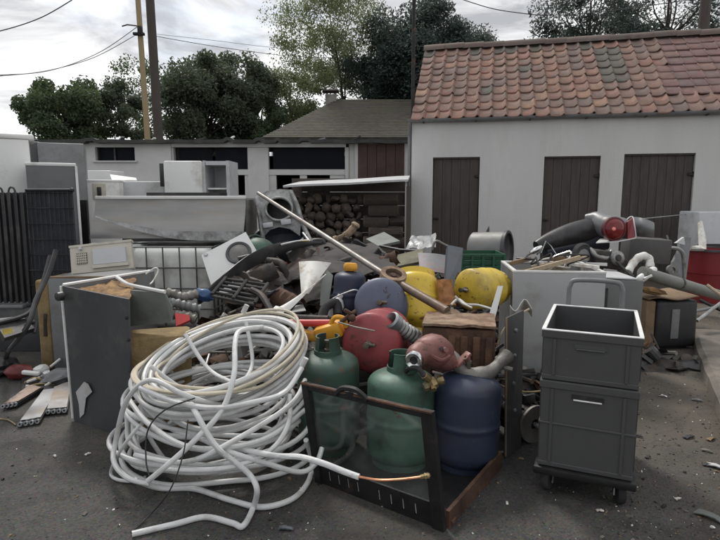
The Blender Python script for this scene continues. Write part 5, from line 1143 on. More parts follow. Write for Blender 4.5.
for i in range(n_):
    j = (i+1) % n_
    b.bm.faces.new((V4[0][i], V4[0][j], V4[1][j], V4[1][i])); b.bm.faces.new((V4[2][j], V4[2][i], V4[3][i], V4[3][j])); b.bm.faces.new((V4[0][j], V4[0][i], V4[2][i], V4[2][j])); b.bm.faces.new((V4[1][i], V4[1][j], V4[3][j], V4[3][i]))
part('plate', b, ALU, fm, world=True, smooth=30)
part('hole_lip', B().tube([P(hc.x+13.5*math.cos(a), hc.y+11.5*math.sin(a), FY-.04+.15*(220-hc.y-11.5*math.sin(a))/50) for a in [2*math.pi*k/28 for k in range(28)]], .014, 8, closed=True), ALU, fm, world=True)
part('dark_backing', B().lathe([(0, 0), (.135, 0), (.145, .16), (.125, .16), (.115, .02), (0, .02)], 24, AX(P(hc.x, hc.y, FY+.26), (0, -1, .1))), BLACK, fm, world=True)  # black drum added behind the hole in place of its inner shade
part('right_leg', B().tube(smoothpath([P(290, 191, 5.6), P(297, 205, 5.5), P(303, 225, 5.42), P(311, 242, 5.3)], 5), .022, 8), ALU, fm, world=True)
part('left_leg', B().tube(smoothpath([P(256, 200, 5.6), P(260, 218, 5.5), (P(263, 240, 5.45))], 5), .026, 8), ALU, fm, world=True)
for (px, py) in ((268, 225), (286, 222)): part('bracket', B().box((.10, .03, .05), P(px, py, 5.44), (0, R(-8), 0), bev=.008), WHITEP2, fm, world=True)
part('dark_tub', B().lathe([(0, .0), (.20, .02), (.26, .12), (.27, .24), (.25, .24), (.24, .12), (0, .03)], 28, TM(P(283, 250, 5.45)-Vector((0, 0, .06)), (R(25), R(-5), 0))), DKBLUE, fm, world=True)
# crumpled dark sheets and fabric over the heap
def crumple(name, label, cat, quad, m_, amp=.05, nu=22, nv=16, fr_=3., seed=0, th=.006, sag=0, smooth=0):
    qs = [P(*q) for q in quad]
    def f(u, v):
        p = qs[0].lerp(qs[1], u).lerp(qs[3].lerp(qs[2], u), v); e = Vector((u*fr_, v*fr_, seed))
        w_ = amp*(.7*noise.noise(e*.6)+.55*abs(math.sin(e.x*1.9+e.y*.9+2.2*noise.noise(e*.7)))**.6+.12*noise.noise(e*4))
        return p+Vector((w_*.5, -w_*.7, w_*.9+sag*math.sin(math.pi*u)*math.sin(math.pi*v)))
    return solo(name, B().grid(f, nu, nv, th), m_, label, cat, smooth=smooth)
crumple('crumpled_cloth', 'large brown black crumpled tarpaulin draped over the left of the heap', 'tarpaulin', [(240, 306, 3.8), (318, 306, 3.9), (318, 264, 4.7), (250, 266, 4.6)], BRJUNK, .10, 44, 34, 3.6, 1, .008, .02, 70)
crumple('crumpled_cloth', 'charcoal sheet lying behind the white shards under the pole', 'sheet', [(300, 285, 4.3), (395, 272, 4.4), (372, 246, 5.6), (305, 248, 5.4)], mat('charcoal_cloth', (.045, .04, .038), .9, 0, .3, 5, None), .10, 26, 20, 2.8, 5, .008, .06, 60)
bp_ = [P(200, 300, 3.75), P(222, 283, 3.9), P(250, 262, 4.3), P(275, 250, 4.6), P(300, 244, 4.8), P(322, 243, 4.9)]
bmp = thing('car_bumper', 'curved black car bumper arching over the left of the heap', 'bumper', base(bp_))
pa = smoothpath(bp_, 8)
def bf(u, v):
    i = u*(len(pa)-1); k = min(int(i), len(pa)-2); p = pa[k].lerp(pa[k+1], i-k); a = (v-.5)*2.4; w_ = .045*math.sin(math.pi*min(1, max(.12, u*1.0+.06)))+.012
    return p+Vector((-.25*w_*math.cos(a), -w_*math.cos(a)*.8, w_*math.sin(a)*1.1))
part('shell', B().grid(bf, 44, 12, .008), BLACK, bmp, world=True)
part('trim', B().tube([p+Vector((0, -.045, .03)) for p in pa[26:36]], .009, 6), CHROME, bmp, world=True)
part('red_reflector', B().box((.10, .03, .035), P(281, 263, 4.45), (0, R(15), R(20)), bev=.008), LENS, bmp, world=True)
dd = [P(262, 275, 4.3), P(268, 250, 4.75), P(318, 246, 4.95), P(352, 262, 4.7), P(340, 282, 4.35)]
# dark radiator grille in front
gp_ = [(212, 296, 3.62), (255, 305, 3.5), (268, 285, 3.72), (226, 279, 3.85)]
gq = [P(*q) for q in gp_]; gr = thing('car_grille', 'black slatted plastic grille lying behind the coil', 'grille', base(gq))
for k in range(6):
    v = k/5; part('slat', B().tube([gq[0].lerp(gq[3], v), gq[1].lerp(gq[2], v)], .011, 6), BLACK_RUB, gr, world=True)
for u in (0, .5, 1): part('cross_bar', B().tube([gq[0].lerp(gq[1], u)+Vector((0, 0, .012)), gq[3].lerp(gq[2], u)+Vector((0, 0, .012))], .012, 6), BLACK_RUB, gr, world=True)
solo('bent_steel_bar', B().tube(smoothpath([P(252, 290, 3.65), P(262, 296, 3.55), P(272, 312, 3.4), P(280, 318, 3.35)], 5), .022, 8), DKJUNK, 'dark bent steel arm behind the top of the coil', 'arm')
solo('pale_shaft', B().tube([P(303, 233, 5.3), P(310, 242, 5.1)], .012, 8), ALU, 'thin pale strut standing by the silver frame', 'strut')
rj = random.Random(77)
JL = [('bent black plate', DKJUNK), ('crushed brown duct', BRJUNK), ('sooty pipe offcut', DKJUNK), ('torn rubber mat', BLACK_RUB), ('dark grey bracket', DKSTEEL), ('rust brown strap', RUSTY), ('black plastic trim', BLACK), ('scorched sheet', BRJUNK)]
spots = [(246, 284, 4.0, 'above the slatted grille'), (262, 277, 4.15, 'in the middle of the tarpaulin'), (278, 270, 4.3, 'below the red reflector'), (292, 283, 4.1, 'left of the white shield'), (270, 297, 3.75, 'right of the slatted grille'), (288, 303, 3.65, 'above the white sliver'), (255, 263, 4.5, 'right of the dryer panel'), (240, 299, 3.7, 'under the slatted grille'), (300, 256, 4.8, 'under the bumper end'), (333, 256, 5.0, 'under the long pole'), (352, 266, 4.7, 'above the yellow cap'), (372, 262, 4.9, 'left of the rusty hub'), (362, 250, 5.4, 'below the broken timber'), (390, 262, 4.8, 'behind the rusty hub'), (320, 246, 5.4, 'behind the bumper tip'), (345, 244, 5.8, 'before the woodpile')]
for k, (px, py, Y, where) in enumerate(spots):
    nm, m_ = JL[k % len(JL)]; c = P(px, py, Y); w_ = rj.uniform(.18, .32); h_ = rj.uniform(.10, .18); M_ = TM(c, (rj.uniform(-.2, .9), rj.uniform(-.6, .6), rj.uniform(-.8, .8)))
    if k % 4 == 2: b = B().tube(smoothpath([(-w_/2, 0, 0), (-w_*.1, .02, .05), (w_*.2, 0, .03), (w_/2, .03, -.03)], 5), rj.uniform(.018, .034), 12)
    elif k % 4 == 1: b = B().grid(lambda u, v: Vector(((u-.5)*w_, .07*math.cos(v*3.4), .07*math.sin(v*3.4)+.02*noise.noise(Vector((u*6, v*4, k))))), 12, 10, .005)
    else: b = B().grid(lambda u, v: Vector(((u-.5)*w_*(1-.3*v), (v-.5)*h_, .05*max(0, u-.6)*4*.3+.018*noise.noise(Vector((u*4, v*4, k)))+(.04 if v > .85 else 0))), 12, 8, .006)
    bmesh.ops.transform(b.bm, matrix=M_, verts=b.bm.verts[:]); solo('scrap_sheet' if k % 4 != 2 else 'pipe_offcut', b, m_, nm+' lying '+where, 'scrap', 'dark scrap on the heap')
# white shards
def shard(label, pts, m_, th=.008, name='white_shard', cat='shard', bow=0):
    b = B(); ps = [P(*q) for q in pts]; b.plate(ps, th); bmesh.ops.triangulate(b.bm, faces=[f for f in b.bm.faces if len(f.verts) > 4]); return solo(name, b, m_, label, cat)
def shardgrid(label, quad, m_, bow, name='white_shard', cat='shard', th=.006):
    qs = [P(*q) for q in quad]
    return solo(name, B().grid(lambda u, v: qs[0].lerp(qs[1], u).lerp(qs[3].lerp(qs[2], u), v)+Vector((0, -bow*math.sin(math.pi*u)*(.4+.6*v), bow*.3*math.sin(math.pi*u))), 10, 8, th), m_, label, cat)
shardgrid('upper dirty white plastic shield with brown stain', [(302, 297, 3.58), (308, 294, 3.58), (331, 263, 3.85), (299, 262, 3.85)], SHARDW, .05)
shardgrid('lower long white plastic shard pointing down left', [(270, 312, 3.42), (290, 310, 3.44), (326, 274, 3.7), (302, 296, 3.56)], SHARDW, .02)
shardgrid('white plastic sliver near the top of the coil', [(270, 311, 3.42), (283, 314, 3.4), (286, 309, 3.45), (276, 306, 3.46)], SHARDW, .02)
shard('grey green upright strip right of the white shards', [(320, 306, 3.6), (328, 308, 3.6), (333, 276, 3.75), (326, 270, 3.8), (321, 285, 3.7)], GREYGRN, .02, 'sheet_strip', 'strip')
shard('small grey plate lying below the white shards', [(290, 313, 3.42), (306, 311, 3.45), (303, 305, 3.52), (296, 306, 3.52)], GREYP, .008, 'small_plate', 'plate')
solo('white_jug', B().lathe([(0, 0), (.05, 0), (.055, .02), (.055, .09), (.03, .12), (.018, .13), (.018, .15), (0, .15)], 20, TM(P(331, 311, 3.5)-Vector((0, 0, .03)), (0, R(25), 0))), WHITEP, 'small white plastic jug left of the dark blue cylinder', 'jug')
solo('dark_hose', B().tube(smoothpath([P(322, 318, 3.35), P(326, 307, 3.4), P(336, 303, 3.45), P(338, 315, 3.4)], 6), .030, 10), BLACK_RUB, 'short thick black hose bend below the white jug', 'hose')
solo('long_dark_bar', B().tube([P(276, 316, 3.3), P(300, 318, 3.3), P(328, 319, 3.28)], .022, 8), DKJUNK, 'dark round bar lying just above the red bar', 'bar')
solo('wire_bail', B().tube(smoothpath([P(334, 298, 3.45), P(345, 293, 3.45), P(356, 290, 3.45), P(362, 296, 3.45)], 5), .005, 6), GALV, 'thin wire bail crossing the dark blue cylinder', 'wire')
shard('cream card flap behind the slate blue bottle', [(366, 291, 3.65), (378, 285, 3.7), (380, 282, 3.75), (368, 280, 3.75)], SHARDW, .008, 'card_flap', 'card')
# things in front of the woodpile
solo('broken_branch', B().tube(smoothpath([P(334, 240, 6.2), P(342, 237, 6.2), P(349, 233, 6.2), P(355, 226, 6.2), P(357, 223, 6.2)], 5), [.045, .04, .045, .03, .035, .03, .035, .04, .045, .04, .045, .04, .045, .045, .04, .05, .055, .05, .045, .04, .03][:21], 9), mat('pale_broken_wood', (.34, .25, .17), .85, 0, .4, 9, (.12, .09, .06), .35, 8, .5), 'pale broken stub of timber in front of the woodpile', 'timber')
shard('grey board slanting before the woodpile', [(366, 240, 6.6), (378, 247, 6.3), (400, 242, 6.4), (384, 233, 6.9)], GREYGRN, .03, 'grey_board', 'board')
solo('black_rail', B().tube([P(380, 246, 6.2), P(400, 250, 6.1), P(422, 251, 6.0), P(424, 256, 6.0)], .016, 6), BLACK, 'thin black rail lying right of the grey board', 'rail')
crumple('crumpled_cloth', 'grey plastic sheet crumpled by the corner of the white building', 'plastic sheet', [(405, 250, 6.8), (434, 250, 6.6), (432, 238, 7.4), (410, 238, 7.4)], mat('grey_film', (.30, .31, .31), .4, 0, .2, 6), .08, 14, 10, 4, 9, .004, .03, 50)
shard('olive board standing behind the bright yellow bottle', [(396, 268, 5.2), (424, 262, 5.2), (423, 250, 5.5), (398, 256, 5.5)], mat('olive_board', (.13, .12, .075), .8, 0, .3, 5, GRIME, .3), .03, 'olive_board', 'board')
shardgrid('grey plastic tray with red print behind the yellow bottle', [(420, 272, 4.9), (446, 274, 4.9), (449, 256, 5.3), (418, 253, 5.3)], mat('grey_tray', (.15, .15, .155), .5, 0, .2, 6, (.28, .09, .08), .2, 9), .04, 'plastic_tray', 'tray')
solo('steel_bracket', B().tube(smoothpath([P(432, 250, 6.0), P(436, 241, 6.0), P(445, 245, 6.0), P(458, 250, 5.9)], 5), .014, 6), CAST, 'angled grey bracket rod by the outbuilding wall', 'rod')
# slate slab, orange part, green crate, drum
sq = [P(444, 292, 4.05), P(458, 292, 4.1), P(462, 250, 4.45), P(447, 247, 4.45)]
sl_ = thing('slate_panel', 'upright dark slate coloured appliance side between the two yellow bottles', 'panel', base(sq))
part('sheet', B().plate(sq, .05), SLATE, sl_, world=True, smooth=0); part('bent_tab', B().plate([P(455, 279, 3.98), P(468, 282, 3.9), P(470, 279, 3.9), P(458, 272, 4.0)], .012), DKJUNK, sl_, world=True, smooth=0)
solo('orange_part', B().grid(lambda u, v: P(440+15*u-3*v, 306-26*v, 3.6+.12*v-.03*math.sin(3.1*u))+Vector((0, .02*noise.noise(Vector((u*5, v*5, 2))), 0)), 8, 10, .02), mat('rusty_orange', (.30, .12, .025), .6, 0, .35, 8, RUST, .35, 6, .2), 'rusty orange sheet scrap between the yellow bottles', 'metal scrap')
solo('cable_bits', B().tube(smoothpath([P(451, 305, 3.5), P(458, 299, 3.55), P(466, 304, 3.5), P(478, 305, 3.5), P(492, 309, 3.45)], 6), .008, 6).tube(smoothpath([P(455, 296, 3.52), P(462, 303, 3.5), P(472, 308, 3.45)], 6), .007, 6), SHARDW, 'pale looping cable below the dull yellow bottle', 'cable')
g0, g1 = P(461, 254, 5.1), P(505, 254, 5.1); gw = g1.x-g0.x; gb_ = P(461, 283, 5.1).z
gc = thing('green_crate', 'dark green slatted plastic crate behind the dull yellow bottle', 'crate', ((g0.x+g1.x)/2, 5.27, gb_))
gh = g0.z-gb_
for k in range(5): part('slat', B().box((gw, .012, gh/5-.012), (0, -.165, gh*(k+.5)/5), bev=.003, seg=1), GREENC, gc)
for x in (-gw/2, -gw/4, 0, gw/4, gw/2): part('upright', B().box((.022, .02, gh), (x*.97, -.178, gh/2)), GREENC, gc, smooth=0)
part('shell', B().box((.012, .34, gh), (-gw/2+.006, .01, gh/2)).box((.012, .34, gh), (gw/2-.006, .01, gh/2)).box((gw, .012, gh), (0, .18, gh/2)).box((gw-.03, .33, .012), (0, .01, .01)), GREENC, gc, smooth=0)
part('rim', B().box((gw+.02, .02, .025), (0, -.172, gh-.012)), GREENC, gc, smooth=0)
dd_ = P(496, 250, 5.75); dx = Vector((.85, -.5, .05)).normalized()
dm = thing('grey_drum', 'pale grey metal drum on its side above the green crate', 'drum', dd_-Vector((0, 0, .19)))
part('shell', B().lathe([(0, -.26), (.17, -.26), (.19, -.24), (.19, .12), (.178, .12), (.178, -.22), (0, -.22)], 32, AX(dd_, dx)), mat('drum_grey', (.20, .20, .195), .5, .3, .15, 5, (.2, .19, .17), .25, 5, .1), dm, world=True)
part('lip', B().lathe([(.178, .10), (.204, .10), (.204, .135), (.178, .135)], 32, AX(dd_, dx), closed=True), DKSTEEL, dm, world=True)
part('inner_wall', B().lathe([(0, .05), (.177, .05)], 28, AX(dd_, dx)), GREYP, dm, world=True)
shard('dark folded flap standing on the grey drum', [(482, 240, 5.9), (490, 241, 5.9), (489, 226, 5.9)], DKSTEEL, .02, 'dark_flap', 'flap')
solo('white_stopper', B().lathe([(0, 0), (.035, 0), (.03, .07), (0, .075)], 14, TM(P(497, 240, 5.75))), WHITEP2, 'white plastic knob standing on the grey drum', 'knob')

# ================================================================== RIGHT: chest full of scrap
w0, w1, w2_ = P(513.5, 270.5, 3.78), P(600, 275.5, 3.72), P(503, 259.5, 4.30)
wz = w0.z; wyaw = math.atan2(w1.y-w0.y, w1.x-w0.x); WW = .62; WD = .58
ox = Vector((math.cos(wyaw), math.sin(wyaw), 0)); oy = Vector((-ox.y, ox.x, 0)); wc = Vector((w0.x, w0.y, 0))+ox*WW/2+oy*WD/2
wm = thing('washer_shell', 'grey white open topped washing machine shell full of scrap', 'washing machine shell', wc, (0, 0, wyaw))
WG = mat('grey_white_enamel', (.33, .335, .335), .45, 0, .07, 2.5, (.22, .21, .19), .2, 3, .04)
b = B(); th = .02
part('front', B().box((WW, th, wz-.012), (0, -WD/2+th/2, (wz-.012)/2), bev=.004), WG, wm); part('back', B().box((WW, th, wz-.012), (0, WD/2-th/2, (wz-.012)/2), bev=.004), WG, wm)
for s_ in (-1, 1): part('side', B().box((th, WD-2*th-.002, wz-.012), (s_*(WW/2-th/2), 0, (wz-.012)/2)), WG if s_ > 0 else GREYP, wm, smooth=0)
for s_ in (-1, 1): part('rim', B().box((WW+.004, .026, .012), (0, s_*(WD/2-.012), wz-.006)), WHITEP, wm, smooth=0); part('rim', B().box((.026, WD-.055, .012), (s_*(WW/2-.012), 0, wz-.006)), WHITEP, wm, smooth=0)
def inw(x, y, z): return wc+ox*x+oy*y+Vector((0, 0, z))
rw = random.Random(3)
solo('scrap_fill', B().grid(lambda u, v: inw((u-.5)*(WW-.06), (v-.5)*(WD-.06), wz-.07+.05*noise.noise(Vector((u*5, v*5, 7)))), 14, 14, .01), mat('brown_scrap', (.14, .115, .08), .9, 0, .5, 12, GRIME, .3, 8, .5), 'brown offcuts filling the washing machine shell', 'offcuts')
for k, (a, c, r, m_, lab) in enumerate((((-.22, -.18, -.03), (.20, -.05, .07), .020, WOODP, 'long pale stick across the washing machine shell'), ((-.12, .05, -.02), (.30, .12, .05), .018, WOODP, 'second pale stick behind the long one in the shell'), ((.12, .18, .0), (.28, -.22, .02), .016, SHARDW, 'white strip slanting down right in the shell'), ((-.27, .1, .0), (-.1, .2, .03), .02, CARDB, 'short brown stick at the back left of the shell'), ((.05, .2, .03), (.33, .2, .05), .018, CARDB, 'brown stick end at the back right of the shell'))):
    A_, C_ = inw(a[0], a[1], wz+a[2]), inw(c[0], c[1], wz+c[2]); solo('stick', B().box(((C_-A_).length, r*1.6, r), (0, 0, 0), bev=.003, seg=1, M=AX((A_+C_)/2, C_-A_) @ Matrix.Rotation(R(90), 4, 'Y')), m_, lab, 'stick', 'sticks in the shell')
for k in range(5):
    a = rw.uniform(-.25, .1); solo('wire_tangle', B().tube(smoothpath([inw(a+rw.uniform(-.05, .2), rw.uniform(-.0, .25), wz+rw.uniform(-.03, .10)) for _ in range(6)], 6), .007, 6), [BLACK, CHROME, BLACK, DKJUNK, SHARDW][k], ['thick black wire curl in the shell', 'bright silver wire curl in the shell', 'second black wire curl at the back of the shell', 'sooty wire curl in the shell', 'white wire curl in the shell'][k], 'wire', 'wires in the shell')
solo('bent_wire', B().tube([P(541, 253, 4.35), P(546, 241, 4.4), P(551, 246, 4.4), P(558, 257, 4.3)], .004, 5), GALV, 'thin bent wire peak standing in the washing machine shell', 'wire')
solo('silver_shears', B().ball(P(536, 250, 4.4), .035, 2, (1.6, .5, .7), (0, R(-30), 0), .2, 2), CHROME, 'bright metal handle at the back of the shell', 'handle')
# ================================================================== RIGHT: scooter body with tail lamp
sc_ = thing('scooter_rear', 'dark scooter rear end with seat lying on the heap, red tail lamp showing', 'scooter', P(600, 258, 5.3))
sp_ = [P(536, 246, 5.15), P(552, 240, 5.2), P(572, 234, 5.25), (P(590, 230, 5.3)), P(606, 228, 5.3)]
pa = smoothpath(sp_, 6)
part('seat', B().tube(pa, [.03+.085*math.sin(math.pi*min(.62, .06+.60*i/(len(pa)-1)))**1.0 for i in range(len(pa))], 16).warp(lambda v: Vector((v.x, v.y, v.z-.3*max(0, .0)))), BLACK, sc_, world=True)
pb = smoothpath([P(545, 252, 5.2), P(565, 247, 5.25), P(585, 243, 5.3), P(604, 238, 5.3)], 6)
part('side_cover', B().tube(pb, [.05+.07*i/(len(pb)-1) for i in range(len(pb))], 14), DKBLUE, sc_, world=True)
pt = smoothpath([P(585, 219, 5.35), P(596, 220, 5.3), P(606, 226, 5.2), P(616, 228, 5.12), P(628, 229, 5.1)], 6)
part('tail_cowl', B().tube(pt, [.045, .05, .055, .06, .07, .078, .085, .09, .095, .10, .105, .108, .11, .112, .112, .112, .112, .112, .110, .108, .105, .10, .095, .085, .06][:len(pt)], 18), GREYFAIR, sc_, world=True)
lc = P(614.5, 229, 4.985)
part('tail_lamp', B().lathe([(0, .05), (.05, .045), (.085, .026), (.098, 0), (.098, -.03), (0, -.03)], 28, AX(lc, (.10, -1, .08))), LENS, sc_, world=True, smooth=50)
part('lamp_bezel', B().lathe([(.094, -.03), (.112, -.03), (.110, .006), (.096, .01)], 28, AX(lc, (.10, -1, .08)), closed=True), mat('dark_red_bezel', (.10, .02, .02), .4), sc_, world=True)
part('bulb_glint', B().lathe([(0, .062), (.016, .058), (.018, .044), (0, .044)], 12, AX(lc+Vector((-.035, 0, .0)), (.10, -1, .08))), mat('pink_glint', (.75, .25, .2), .3), sc_, world=True)  # pale pink disc paints the bright glint on the lens
part('wing_panel', B().plate([P(627, 222, 5.0), P(632, 218, 5.05), P(634, 238, 5.0), P(627, 240, 4.98)], .02), REDBIN, sc_, world=True, smooth=0)
part('number_plate', B().plate([P(596, 243, 5.0), P(618, 241.5, 4.95), (P(636, 238, 4.98)), P(634, 236.5, 5.1), P(600, 239, 5.15)], .008), WHITEP, sc_, world=True, smooth=0)
part('mudguard', B().grid(lambda u, v: P(632+22*u, 217+6*u*u+ (20-3*u)*v*(1-.15*u), 5.2-.15*math.sin(math.pi*u*.7)-.05*math.sin(3.14*v)), 10, 8, .008), GREYFAIR, sc_, world=True)
part('mudguard_edge', B().tube(smoothpath([P(625, 221, 5.1), P(632, 216.5, 5.1), P(634.5, 226, 5.03), P(636, 237, 5.03)], 5), .006, 6), WHITEP, sc_, world=True)
# engine bits under the scooter
eng = thing('small_engine', 'small dark engine with chrome covers under the tail lamp', 'engine', P(604, 268, 5.0))
ec = P(604, 259, 4.95)
part('block', B().box((.30, .22, .16), ec, (0, R(8), R(10)), bev=.03), DKJUNK, eng, world=True)
part('clutch_cover', B().lathe([(0, .03), (.05, .025), (.065, .01), (.065, -.03), (0, -.03)], 24, AX(P(617, 258, 4.84), (.1, -1, .2))), ALU, eng, world=True)
part('cover_recess', B().lathe([(0, .036), (.025, .034), (.03, .025), (0, .025)], 16, AX(P(617, 258, 4.835), (.1, -1, .2))), DKJUNK, eng, world=True)
part('exhaust', B().tube(smoothpath([P(590, 248, 4.9), P(597, 256, 4.85), P(607, 258, 4.85), P(612, 250, 4.9)], 5), [.012, .018, .022, .026, .028, .03, .03, .03, .028, .026, .024, .022, .02, .018, .016, .014], 10), STEEL, eng, world=True)
part('wheel', B().lathe([(.05, -.03), (.10, -.035), (.12, 0), (.10, .035), (.05, .03)], 24, AX(P(583, 256, 4.9), (.3, -1, .2)), closed=True), BLACK_RUB, eng, world=True)
part('hub', B().lathe([(0, .02), (.06, .02), (.07, 0), (0, 0)], 20, AX(P(583, 256, 4.885), (.3, -1, .2))), GREYP, eng, world=True)
solo('white_bracket', B().plate([P(586, 262.5, 4.6), P(607, 263, 4.6), P(607, 266, 4.6), P(586, 265, 4.6)], .012), WHITEP, 'short white slotted bracket lying under the small engine', 'bracket')
solo('dark_lever', B().tube([P(617, 262, 4.7), P(626, 271, 4.6), P(634, 277, 4.5)], .012, 8), IRON, 'dark slanting lever right of the small engine', 'lever')
solo('grey_box', B().box((.42, .3, .26), P(645, 250, 5.9), (0, R(3), R(-8)), bev=.015), mat('brown_grey_box', (.085, .08, .078), .6, 0, .2, 4), 'dull dark grey box behind the curled pipe', 'box')
pc_ = smoothpath([P(628, 272, 4.7), P(634, 262, 4.75), P(642, 256, 4.75), P(649, 259, 4.75), P(650, 268, 4.7)], 6)
solo('curled_pipe', B().tube(pc_, [.034+.003*math.sin(i*1.5) for i in range(len(pc_))], 14), SHARDW, 'curled pale grey pipe bend right of the engine', 'pipe')
solo('white_nozzle', B().tube(smoothpath([P(637, 281, 4.45), P(645, 276, 4.45), P(655, 269, 4.5)], 5), [.02, .028, .034, .036, .036, .034, .034, .036, .036, .03, .022], 10).box((.07, .02, .02), P(648, 277, 4.4), (0, R(-25), 0), bev=.006), WHITEP, 'dirty white plastic nozzle resting on the long grey tube', 'nozzle')
# long grey tube running off to the right
lt = [P(642, 272, 4.45), P(670, 281, 4.55), P(705, 291, 4.7), P(726, 297, 4.8)]
lg = thing('grey_tube', 'long thick grey green tube lying over the black television', 'tube', base(lt))
part('tube', B().tube(lt, [.050, .052, .046, .044], 16), SKIPGREY, lg, world=True)
part('band', B().tube([lt[1].lerp(lt[2], .25), lt[1].lerp(lt[2], .29)], .056, 16), ALU, lg, world=True)
solo('pale_rod', B().tube([P(707, 285, 4.55), P(722, 296, 4.45)], .014, 8), WOODP, 'short pale rod at the right edge over the grey tube', 'rod')
for k, (a, c, lab) in enumerate((((697, 321, 4.9), (722, 302, 5.1), 'lower slanting grey rod right of the television'), ((692, 312, 5.0), (722, 306, 5.1), 'flat grey rod behind the television'), ((700, 300, 5.2), (724, 312, 5.0), 'dark crossing rod at the right edge'))):
    solo('metal_rod', B().tube([P(*a), P(*c)], .015, 8), [ALU, GREYP, IRON][k], lab, 'rod', 'rods right of the television')
# grey box behind the crates
g0, g1 = P(601, 279, 3.95), P(646, 281, 3.95)
hb = thing('heater_box', 'grey sheet metal heater box behind the top crate', 'box', ((g0.x+g1.x)/2, 4.15, 0), (0, 0, R(-4)))
gw = g1.x-g0.x
part('body', B().box((gw, .38, g0.z-.01), (0, 0, (g0.z-.01)/2), bev=.012), mat('heater_grey', (.135, .14, .138), .5, .1, .12, 4, (.1, .095, .085), .25, 4, .06), hb)
part('lid', B().box((gw*.8, .36, .012), (-.01, 0, g0.z+.001), (0, R(2), 0), bev=.004), WHITEP2, hb)
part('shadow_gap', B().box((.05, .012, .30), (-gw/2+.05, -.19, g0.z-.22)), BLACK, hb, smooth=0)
# television with brown wooden side
tv0, tv1 = P(652, 303, 4.55), P(694, 300, 4.75)
tv = thing('old_television', 'black old television with brown side, standing on the asphalt', 'television', (P(668, 345, 4.75).x, 4.85, 0), (0, 0, R(8)))
tw, tz = .42, P(668, 299, 4.7).z
part('shell', B().box((tw, .34, tz-.03), (.0, 0, (tz-.03)/2+.02), bev=.035, seg=3).warp(lambda v: Vector((v.x*(1-.06*(v.z/tz)), v.y, v.z))), BLACK, tv)
part('side_board', B().box((.09, .36, tz-.02), (-tw/2-.045, .01, tz/2), bev=.012), CARDB, tv)
part('front_badge', B().box((.075, .012, tz*.58), (-.02, -.172, tz*.52), bev=.006), GREYP, tv)
part('top_flap', B().grid(lambda u, v: Vector((-tw/2-.09+(tw+.06)*u, -.19+.38*v, tz+.012+.012*math.sin(u*8)+.01*v)), 14, 4, .008), CARDB, tv)
part('foot', B().box((.3, .24, .02), (0, 0, .01)), BLACK_RUB, tv, smooth=0)
solo('orange_foam', B().ball(P(652, 291, 4.65), .06, 3, (1.8, 1, .5), (0, R(12), 0), .4, 6), FOAMO, 'brown orange foam lump between tube and television', 'foam')
# machinery by the outbuilding, red tub, white appliance
rt0 = G(704, 292); 
tub = thing('red_tub', 'dark red plastic tub at the right edge', 'tub', (P(706, 290, 6.95).x, 6.95, 0))
rr = .26; tzz = P(700, 251, 6.75).z
part('bucket', B().lathe([(0, 0), (rr*.86, 0), (rr*.95, tzz*.55), (rr*.985, tzz*.56), (rr, tzz-.02), (rr+.02, tzz-.018), (rr+.02, tzz), (rr-.01, tzz), (rr-.06, .02), (0, .02)], 36), REDBIN, tub)
part('rim', B().lathe([(rr+.008, tzz-.01), (rr+.03, tzz-.01), (rr+.03, tzz+.015), (rr+.008, tzz+.015)], 36, closed=True), DKSTEEL, tub)
a, c = P(700, 212, 7.6), P(745, 212, 7.6)
wa = thing('white_appliance', 'pale grey appliance standing behind the red tub at right edge', 'appliance', ((a.x+c.x)/2, 7.85, 0))
part('cabinet', B().box((c.x-a.x, .5, a.z), (0, 0, a.z/2), bev=.02), WHITEP2, wa); part('base_gap', B().box((c.x-a.x-.02, .02, .06), (0, -.252, P(700, 246, 7.6).z)), BLACK, wa, smooth=0)
mf = thing('grey_machine', 'grey cut up machine frame leaning left of the red tub', 'machine frame', P(676, 285, 6.3))
part('side_plate', B().plate([P(668, 285, 6.3), P(684, 286, 6.3), P(690, 238, 6.5), P(680, 237, 6.5), P(678, 250, 6.4), P(672, 262, 6.35)], .04), GREYP, mf, world=True, smooth=0)
part('tube', B().tube(smoothpath([P(665, 250, 6.3), P(674, 248, 6.2), P(682, 252, 6.2), P(684, 266, 6.2), P(684, 282, 6.2)], 5), .022, 8), ALU, mf, world=True)
part('channel', B().plate([P(690, 250, 6.6), P(705, 250, 6.6), P(705, 240, 6.7), P(701, 222, 6.8), P(699, 222, 6.8), P(700, 246, 6.65), P(690, 247, 6.6)], .05), SHARDW, mf, world=True, smooth=0)
part('ring', B().lathe([(.03, -.02), (.06, -.02), (.06, .02), (.03, .02)], 18, AX(P(672, 270, 6.2), (0, -1, .2)), closed=True), CAST, mf, world=True)
part('hook', B().plate([P(675, 243, 6.35), P(683, 237, 6.4), P(684, 245, 6.4)], .03), WHITEP2, mf, world=True, smooth=0)
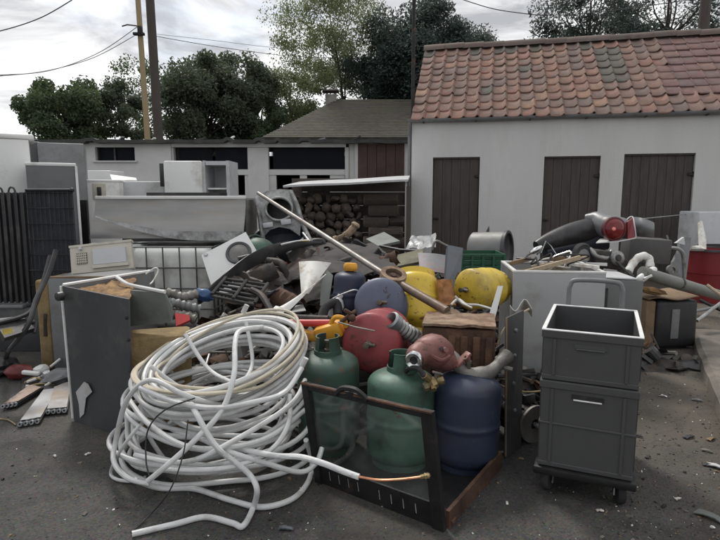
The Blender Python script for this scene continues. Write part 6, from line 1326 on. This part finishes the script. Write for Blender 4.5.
solo('dark_rod', B().tube([P(667, 236, 6.6), P(672, 250, 6.4)], .015, 6), IRON, 'short dark rod standing by the grey machine frame', 'rod')
solo('stretched_wire', B().tube(smoothpath([P(693, 213.5, 8.3), P(670, 216, 7.2), P(640, 219, 6.0)], 6), .006, 5), GALV, 'pale wire stretched from the right door latch to the scooter', 'wire')
# loose bits on the ground at right
rd = random.Random(31)
bits = [(711, 519, .12, GREYGRN, 'grey green bracket on the ground at the lower right edge'), (716, 468, .09, WHITEP2, 'pale plastic sliver at the right edge of the ground'), (709, 466, .06, BLACK, 'black bent clip at the right edge beside the pale sliver'), (689, 438, .07, BLACK, 'black curved plastic sliver alone on open asphalt'), (663, 397, .05, CHROME, 'shiny round bottle top on the asphalt'), (669, 365, .08, WHITEP2, 'pale flat chip on the ground before the television'), (697, 401, .06, GREYP, 'grey twig-like scrap near the slab edge'), (711, 440, .06, CARDB, 'brown splinter by the slab edge'), (638, 437, .05, BLACK, 'black chip beside the bottom of the crates'), (648, 458, .035, BLACK, 'tiny black chip right of the crates'), (678, 500, .03, SHARDW, 'tiny white crumb low on the right asphalt'), (707, 452, .05, CONC, 'broken stone flake by the slab'), (697, 358, .06, DKJUNK, 'dark scrap flake right of the television'), (600, 512, .03, SHARDW, 'tiny pale crumb below the crates'), (286, 530, .06, SLATE, 'dark blue smudge of torn film at the bottom centre'), (88, 455, .03, SHARDW, 'small pale crumb left of the coil'), (55, 457, .025, SHARDW, 'tiny pale crumb at the lower left')]
for px, py, s_, m_, lab in bits:
    q = G(px, py); b = B().grid(lambda u, v: Vector(((u-.5)*s_, (v-.5)*s_*.42*(1-.5*u), .006+s_*.10*math.sin(u*3.1)+.006*noise.noise(Vector((u*4, v*4, px))))), 6, 3, .005)
    bmesh.ops.transform(b.bm, matrix=TM(q, (0, 0, rd.uniform(-1, 1))), verts=b.bm.verts[:]); solo('ground_chip' if s_ < .055 else 'plastic_sliver', b, m_, lab, 'scrap chip', 'loose bits on the asphalt')
